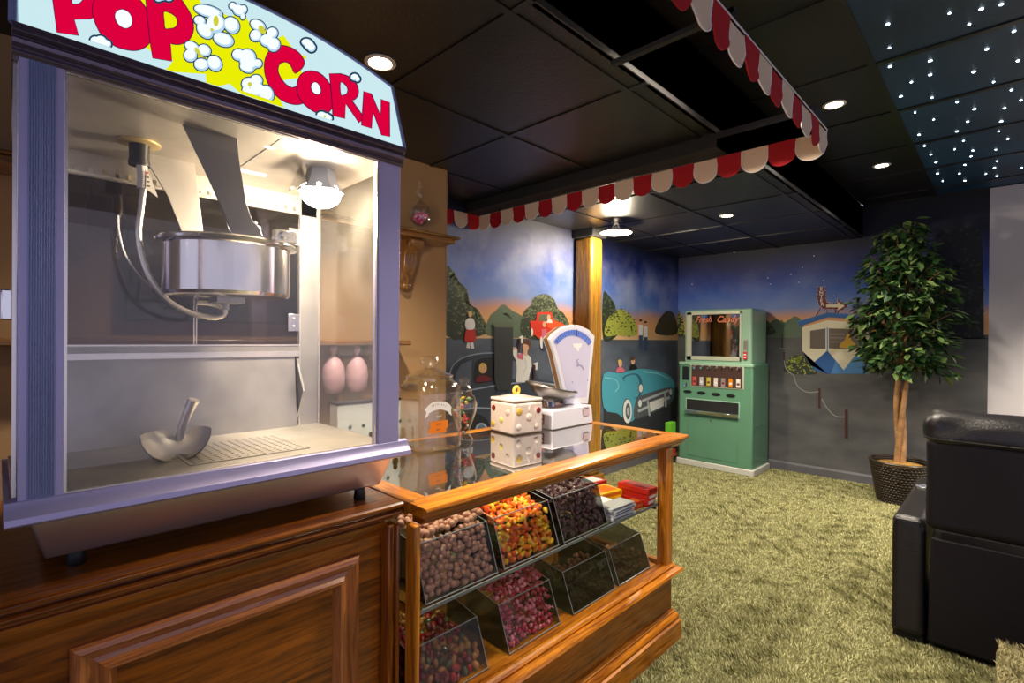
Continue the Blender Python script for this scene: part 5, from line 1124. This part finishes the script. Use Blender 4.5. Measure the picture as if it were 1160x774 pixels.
# green crate beside it
t = thing('stacked_cartons', (-2.43, 4.80, 0), 'narrow stack of red and green cartons at the left foot of the vending machine', 'cartons')
b = MB(); b.box(-2.46, -2.405, 4.72, 4.84, .30, .42, mat('lime_carton', srgb(110, 190, 50), .5)); mk('green_carton', b, t, bev=.002)
for k in range(4):
    b = MB(); b.box(-2.46, -2.405, 4.72, 4.84, k * .075, k * .075 + .073, P_RD if k % 2 else P_BK); mk('red_carton', b, t, bev=.002)

# ================================================================== ARTIFICIAL FICUS IN A BASKET
fx, fy = -.598, 4.96
t = thing('ficus_tree', (fx, fy, 0), 'leafy artificial ficus tree with twisted trunks in a dark woven basket', 'potted tree')
m, nt, bs, N, L = nm('woven_basket'); tc = N('ShaderNodeTexCoord'); br = N('ShaderNodeTexBrick'); br.inputs['Scale'].default_value = 1; br.inputs['Color1'].default_value = (.022, .014, .009, 1); br.inputs['Color2'].default_value = (.05, .034, .02, 1); br.inputs['Mortar'].default_value = (.004, .003, .002, 1)
br.inputs['Mortar Size'].default_value = .06; br.inputs['Brick Width'].default_value = .5; br.inputs['Row Height'].default_value = .25
sep = N('ShaderNodeSeparateXYZ'); L(tc.outputs['Object'], sep.inputs[0]); at2 = N('ShaderNodeMath'); at2.operation = 'ARCTAN2'; L(sep.outputs[0], at2.inputs[0]); L(sep.outputs[1], at2.inputs[1])
mu = N('ShaderNodeMath'); mu.operation = 'MULTIPLY'; mu.inputs[1].default_value = 5; L(at2.outputs[0], mu.inputs[0]); mz = N('ShaderNodeMath'); mz.operation = 'MULTIPLY'; mz.inputs[1].default_value = 22; L(sep.outputs[2], mz.inputs[0])
cb = N('ShaderNodeCombineXYZ'); L(mu.outputs[0], cb.inputs[0]); L(mz.outputs[0], cb.inputs[1]); L(cb.outputs[0], br.inputs['Vector']); L(br.outputs[0], bs.inputs['Base Color']); bs.inputs['Roughness'].default_value = .4
WEAVE = mat('wicker', (.035, .023, .014), .38)
b = MB(); nr, na = 15, 44
for j in range(nr):
    z = .012 + j * .020; r = .142 + .052 * z / .31
    for k in range(na):
        a = 2 * PI * (k + .5 * (j % 2)) / na
        b.ball((fx + r * math.cos(a), fy + r * math.sin(a), z), (.0065, .013 * (1 + z), .0105), WEAVE, 6, 4, Matrix.Rotation(a, 3, 'Z'))
b.lathe([(.13, 0), (.138, .01), (.186, .30), (.180, .30), (.13, .02), (0, .02)], (fx, fy, 0), m, 40)
pot = mk('basket', b, t, smooth=60)
b = MB(); b.tube([(fx + .194 * math.cos(a), fy + .194 * math.sin(a), .314) for a in [2 * PI * k / 40 for k in range(41)]], .010, WEAVE, 8); mk('basket_rim', b, pot)
MOSS = mat('straw_moss', srgb(170, 128, 60), .9, noise=.4, nscale=60, bump=1, bscale=160)
b = MB(); b.lathe([(0, .312), (.08, .306), (.15, .292), (.182, .280)], (fx, fy, 0), MOSS, 32); mk('moss', b, t)
BARK = mat('ficus_bark', srgb(176, 132, 88), .7, noise=.3, nscale=20, bump=.5, bscale=60)
def wob(r0, z, ph): return (fx + r0(z) * math.cos(ph + z * 4.2), fy + r0(z) * math.sin(ph + z * 4.2), z)
for ph in (0.3, 2.4, 4.5):
    r0 = lambda z: .020 + .03 * max(0, z - .5)
    b = MB(); b.tube([wob(r0, .28 + k * .06, ph) for k in range(20)], [.021 - .0004 * k for k in range(20)], BARK, 10); mk('trunk', b, t, smooth=60)
LEAFM = island('ficus_leaf', [srgb(20, 46, 24), srgb(60, 98, 52), srgb(140, 170, 98)], .38, .6)
rg = random.Random(11); bb = MB(); tw = MB()
for i in range(64):
    th = i * 2.39996; u = (i + .5) / 64; z1 = 1.02 + 1.16 * u; env = .40 * math.sin(PI * min(1, max(.1, (u * .72 + .26)))) ** .6 * (1 - .30 * u)
    env = env * rg.uniform(.7, 1.08)
    end = Vector((fx + env * math.cos(th), fy + env * .62 * math.sin(th), z1 + rg.uniform(-.06, .08))); st_ = Vector((fx + .04 * math.cos(th), fy + .04 * math.sin(th), .95 + (z1 - .95) * .72))
    midp = (st_ + end) / 2 + Vector((0, 0, .06)); path = [st_.lerp(midp, k / 4).lerp(midp.lerp(end, k / 4), k / 4) for k in range(5)]
    tw.tube(path, [.006, .005, .004, .003, .002], BARK, 5)
    for q in range(40):
        f_ = .25 + .75 * rg.random(); k = min(3, int(f_ * 4)); p = path[k].lerp(path[k + 1], f_ * 4 - k) + Vector((rg.uniform(-.055, .055), rg.uniform(-.055, .055), rg.uniform(-.06, .04))); p.y = min(p.y, YB - .09)
        d = Vector((math.cos(th) + rg.uniform(-1, 1), math.sin(th) + rg.uniform(-1, 1), rg.uniform(-1.1, .2))).normalized(); w = d.cross(Vector((rg.uniform(-.4, .4), rg.uniform(-.4, .4), 1))).normalized(); nn = w.cross(d)
        Ln = rg.uniform(.06, .10); Wd = Ln * .25
        bb.add([p, p + d * Ln * .3 + w * Wd, p + d * Ln * .62 + w * Wd * .9 - nn * .004, p + d * Ln - nn * .012, p + d * Ln * .62 - w * Wd * .9 - nn * .004, p + d * Ln * .3 - w * Wd, p + d * Ln * .5 + nn * -.006 * -1 - nn * .012], [(0, 1, 6), (1, 2, 6), (2, 3, 6), (3, 4, 6), (4, 5, 6), (5, 0, 6)], LEAFM)
mk('foliage', bb, t, smooth=0); mk('branches', tw, t)

# ================================================================== BLACK LEATHER RECLINER
rc = thing('recliner', (.2, 3.0, 0), 'black leather theatre recliner seen from behind at the right edge', 'recliner')
def puff(name, x0, x1, y0, y1, z0, z1, m, bev, n=10, amp=.006, seed=0, par=rc, lab=None, squeeze=None):
    rr = random.Random(seed); b = MB(); b.box(x0, x1, y0, y1, z0, z1, m)
    o = mk(name, b, par, bev=bev, seg=6, label=lab)
    s_ = o.modifiers.new('sub', 'SUBSURF'); s_.levels = 2; s_.render_levels = 2; s_.subdivision_type = 'SIMPLE'
    tx = bpy.data.textures.new(name + str(seed), 'CLOUDS'); tx.noise_scale = .16
    d = o.modifiers.new('disp', 'DISPLACE'); d.texture = tx; d.strength = amp * 2; d.mid_level = .5; d.texture_coords = 'GLOBAL'
    return o
def swept(name, rows, m, par=rc, lab=None, creases=0, nx=48, x0=-.245, x1=.62, endr=.05):
    """upholstered roll: profile rows [(y,z)] closed, swept along X with rounded ends and radiating creases"""
    b = MB(); P_ = smo(rows, 4); n = len(P_); cy = sum(p[0] for p in P_) / n; cz = sum(p[1] for p in P_) / n; vs = []
    for i in range(nx + 1):
        x = x0 + (x1 - x0) * i / nx; e = min(x - x0, x1 - x); s_ = 1 if e > endr else (1 - (1 - e / endr) ** 2) ** .5 * .45 + .55
        for j, (y, z) in enumerate(P_):
            a = math.atan2(z - cz, y - cy); cr = 1 + creases * math.exp(-max(0, x - x0) / .13) * (math.sin(5.0 * a + (x - x0) * 26)) * (1 if e < .4 else 0)
            vs.append((x, cy + (y - cy) * s_ * cr, cz + (z - cz) * s_ * cr))
    fs_ = [(i * n + j, i * n + (j + 1) % n, (i + 1) * n + (j + 1) % n, (i + 1) * n + j) for i in range(nx) for j in range(n)] + [tuple(range(n)), tuple(range(nx * n, (nx + 1) * n))[::-1]]
    b.add(vs, fs_, m); return mk(name, b, par, smooth=60, label=lab)
# back: pillow roll on top, flat vinyl back panel below
swept('head_pillow', [(2.60, .855), (2.595, .90), (2.615, .945), (2.67, .968), (2.76, .964), (2.82, .92), (2.83, .86), (2.78, .83), (2.66, .835)], LEATHER, creases=.085)
puff('upper_back_panel', -.232, .60, 2.60, 2.78, .50, .872, LEATH2, .035, seed=1, amp=.004)
b = MB(); b.tube([(-.236, 2.70, .872), (-.238, 2.62, .868), (-.20, 2.592, .866), (.55, 2.590, .866)], .004, LEATHER, 6); mk('piping', b, rc)
b = MB(); vs = [(-.215, 2.625, .465), (.60, 2.625, .475), (.60, 2.655, .03), (-.225, 2.655, .03), (-.215, 2.9, .465), (.60, 2.9, .475), (.60, 2.9, .03), (-.225, 2.9, .03)]
b.add(vs, [(0, 1, 2, 3), (4, 7, 6, 5), (0, 3, 7, 4), (1, 5, 6, 2), (0, 4, 5, 1), (3, 2, 6, 7)], LEATH2); mk('lower_back_flap', b, rc, bev=.008, seg=3)
puff('seat_cushion', -.20, .58, 2.86, 3.50, .24, .50, LEATHER, .05, seed=3)
ar_ = puff('armrest', -.345, -.235, 2.655, 3.50, .03, .52, LEATHER, .028, seed=2, amp=.005)
b = MB(); b.tube([(-.337, 2.652, .04), (-.338, 2.65, .48), (-.330, 2.65, .508), (-.25, 2.65, .508), (-.240, 2.65, .48)], .003, LEATHER, 6); mk('armrest_piping', b, rc)
t_ = MB(); t_.lathe([(.036, 0), (.040, .006), (.034, .008), (.032, -.03), (0, -.03)], (-.285, 3.22, .528), mat('cup_ring', (.6, .62, .7), .25, .8), 28); mk('cup_holder', t_, rc)
puff('armrest', .60, .72, 2.655, 3.50, .03, .52, LEATHER, .028, seed=5, amp=.005)
b = MB(); b.box(-.22, .60, 2.70, 3.45, 0, .03, BLACK); b.box(-.34, -.24, 2.68, 3.45, 0, .03, BLACK); b.box(.61, .71, 2.68, 3.45, 0, .03, BLACK); mk('underframe', b, rc)
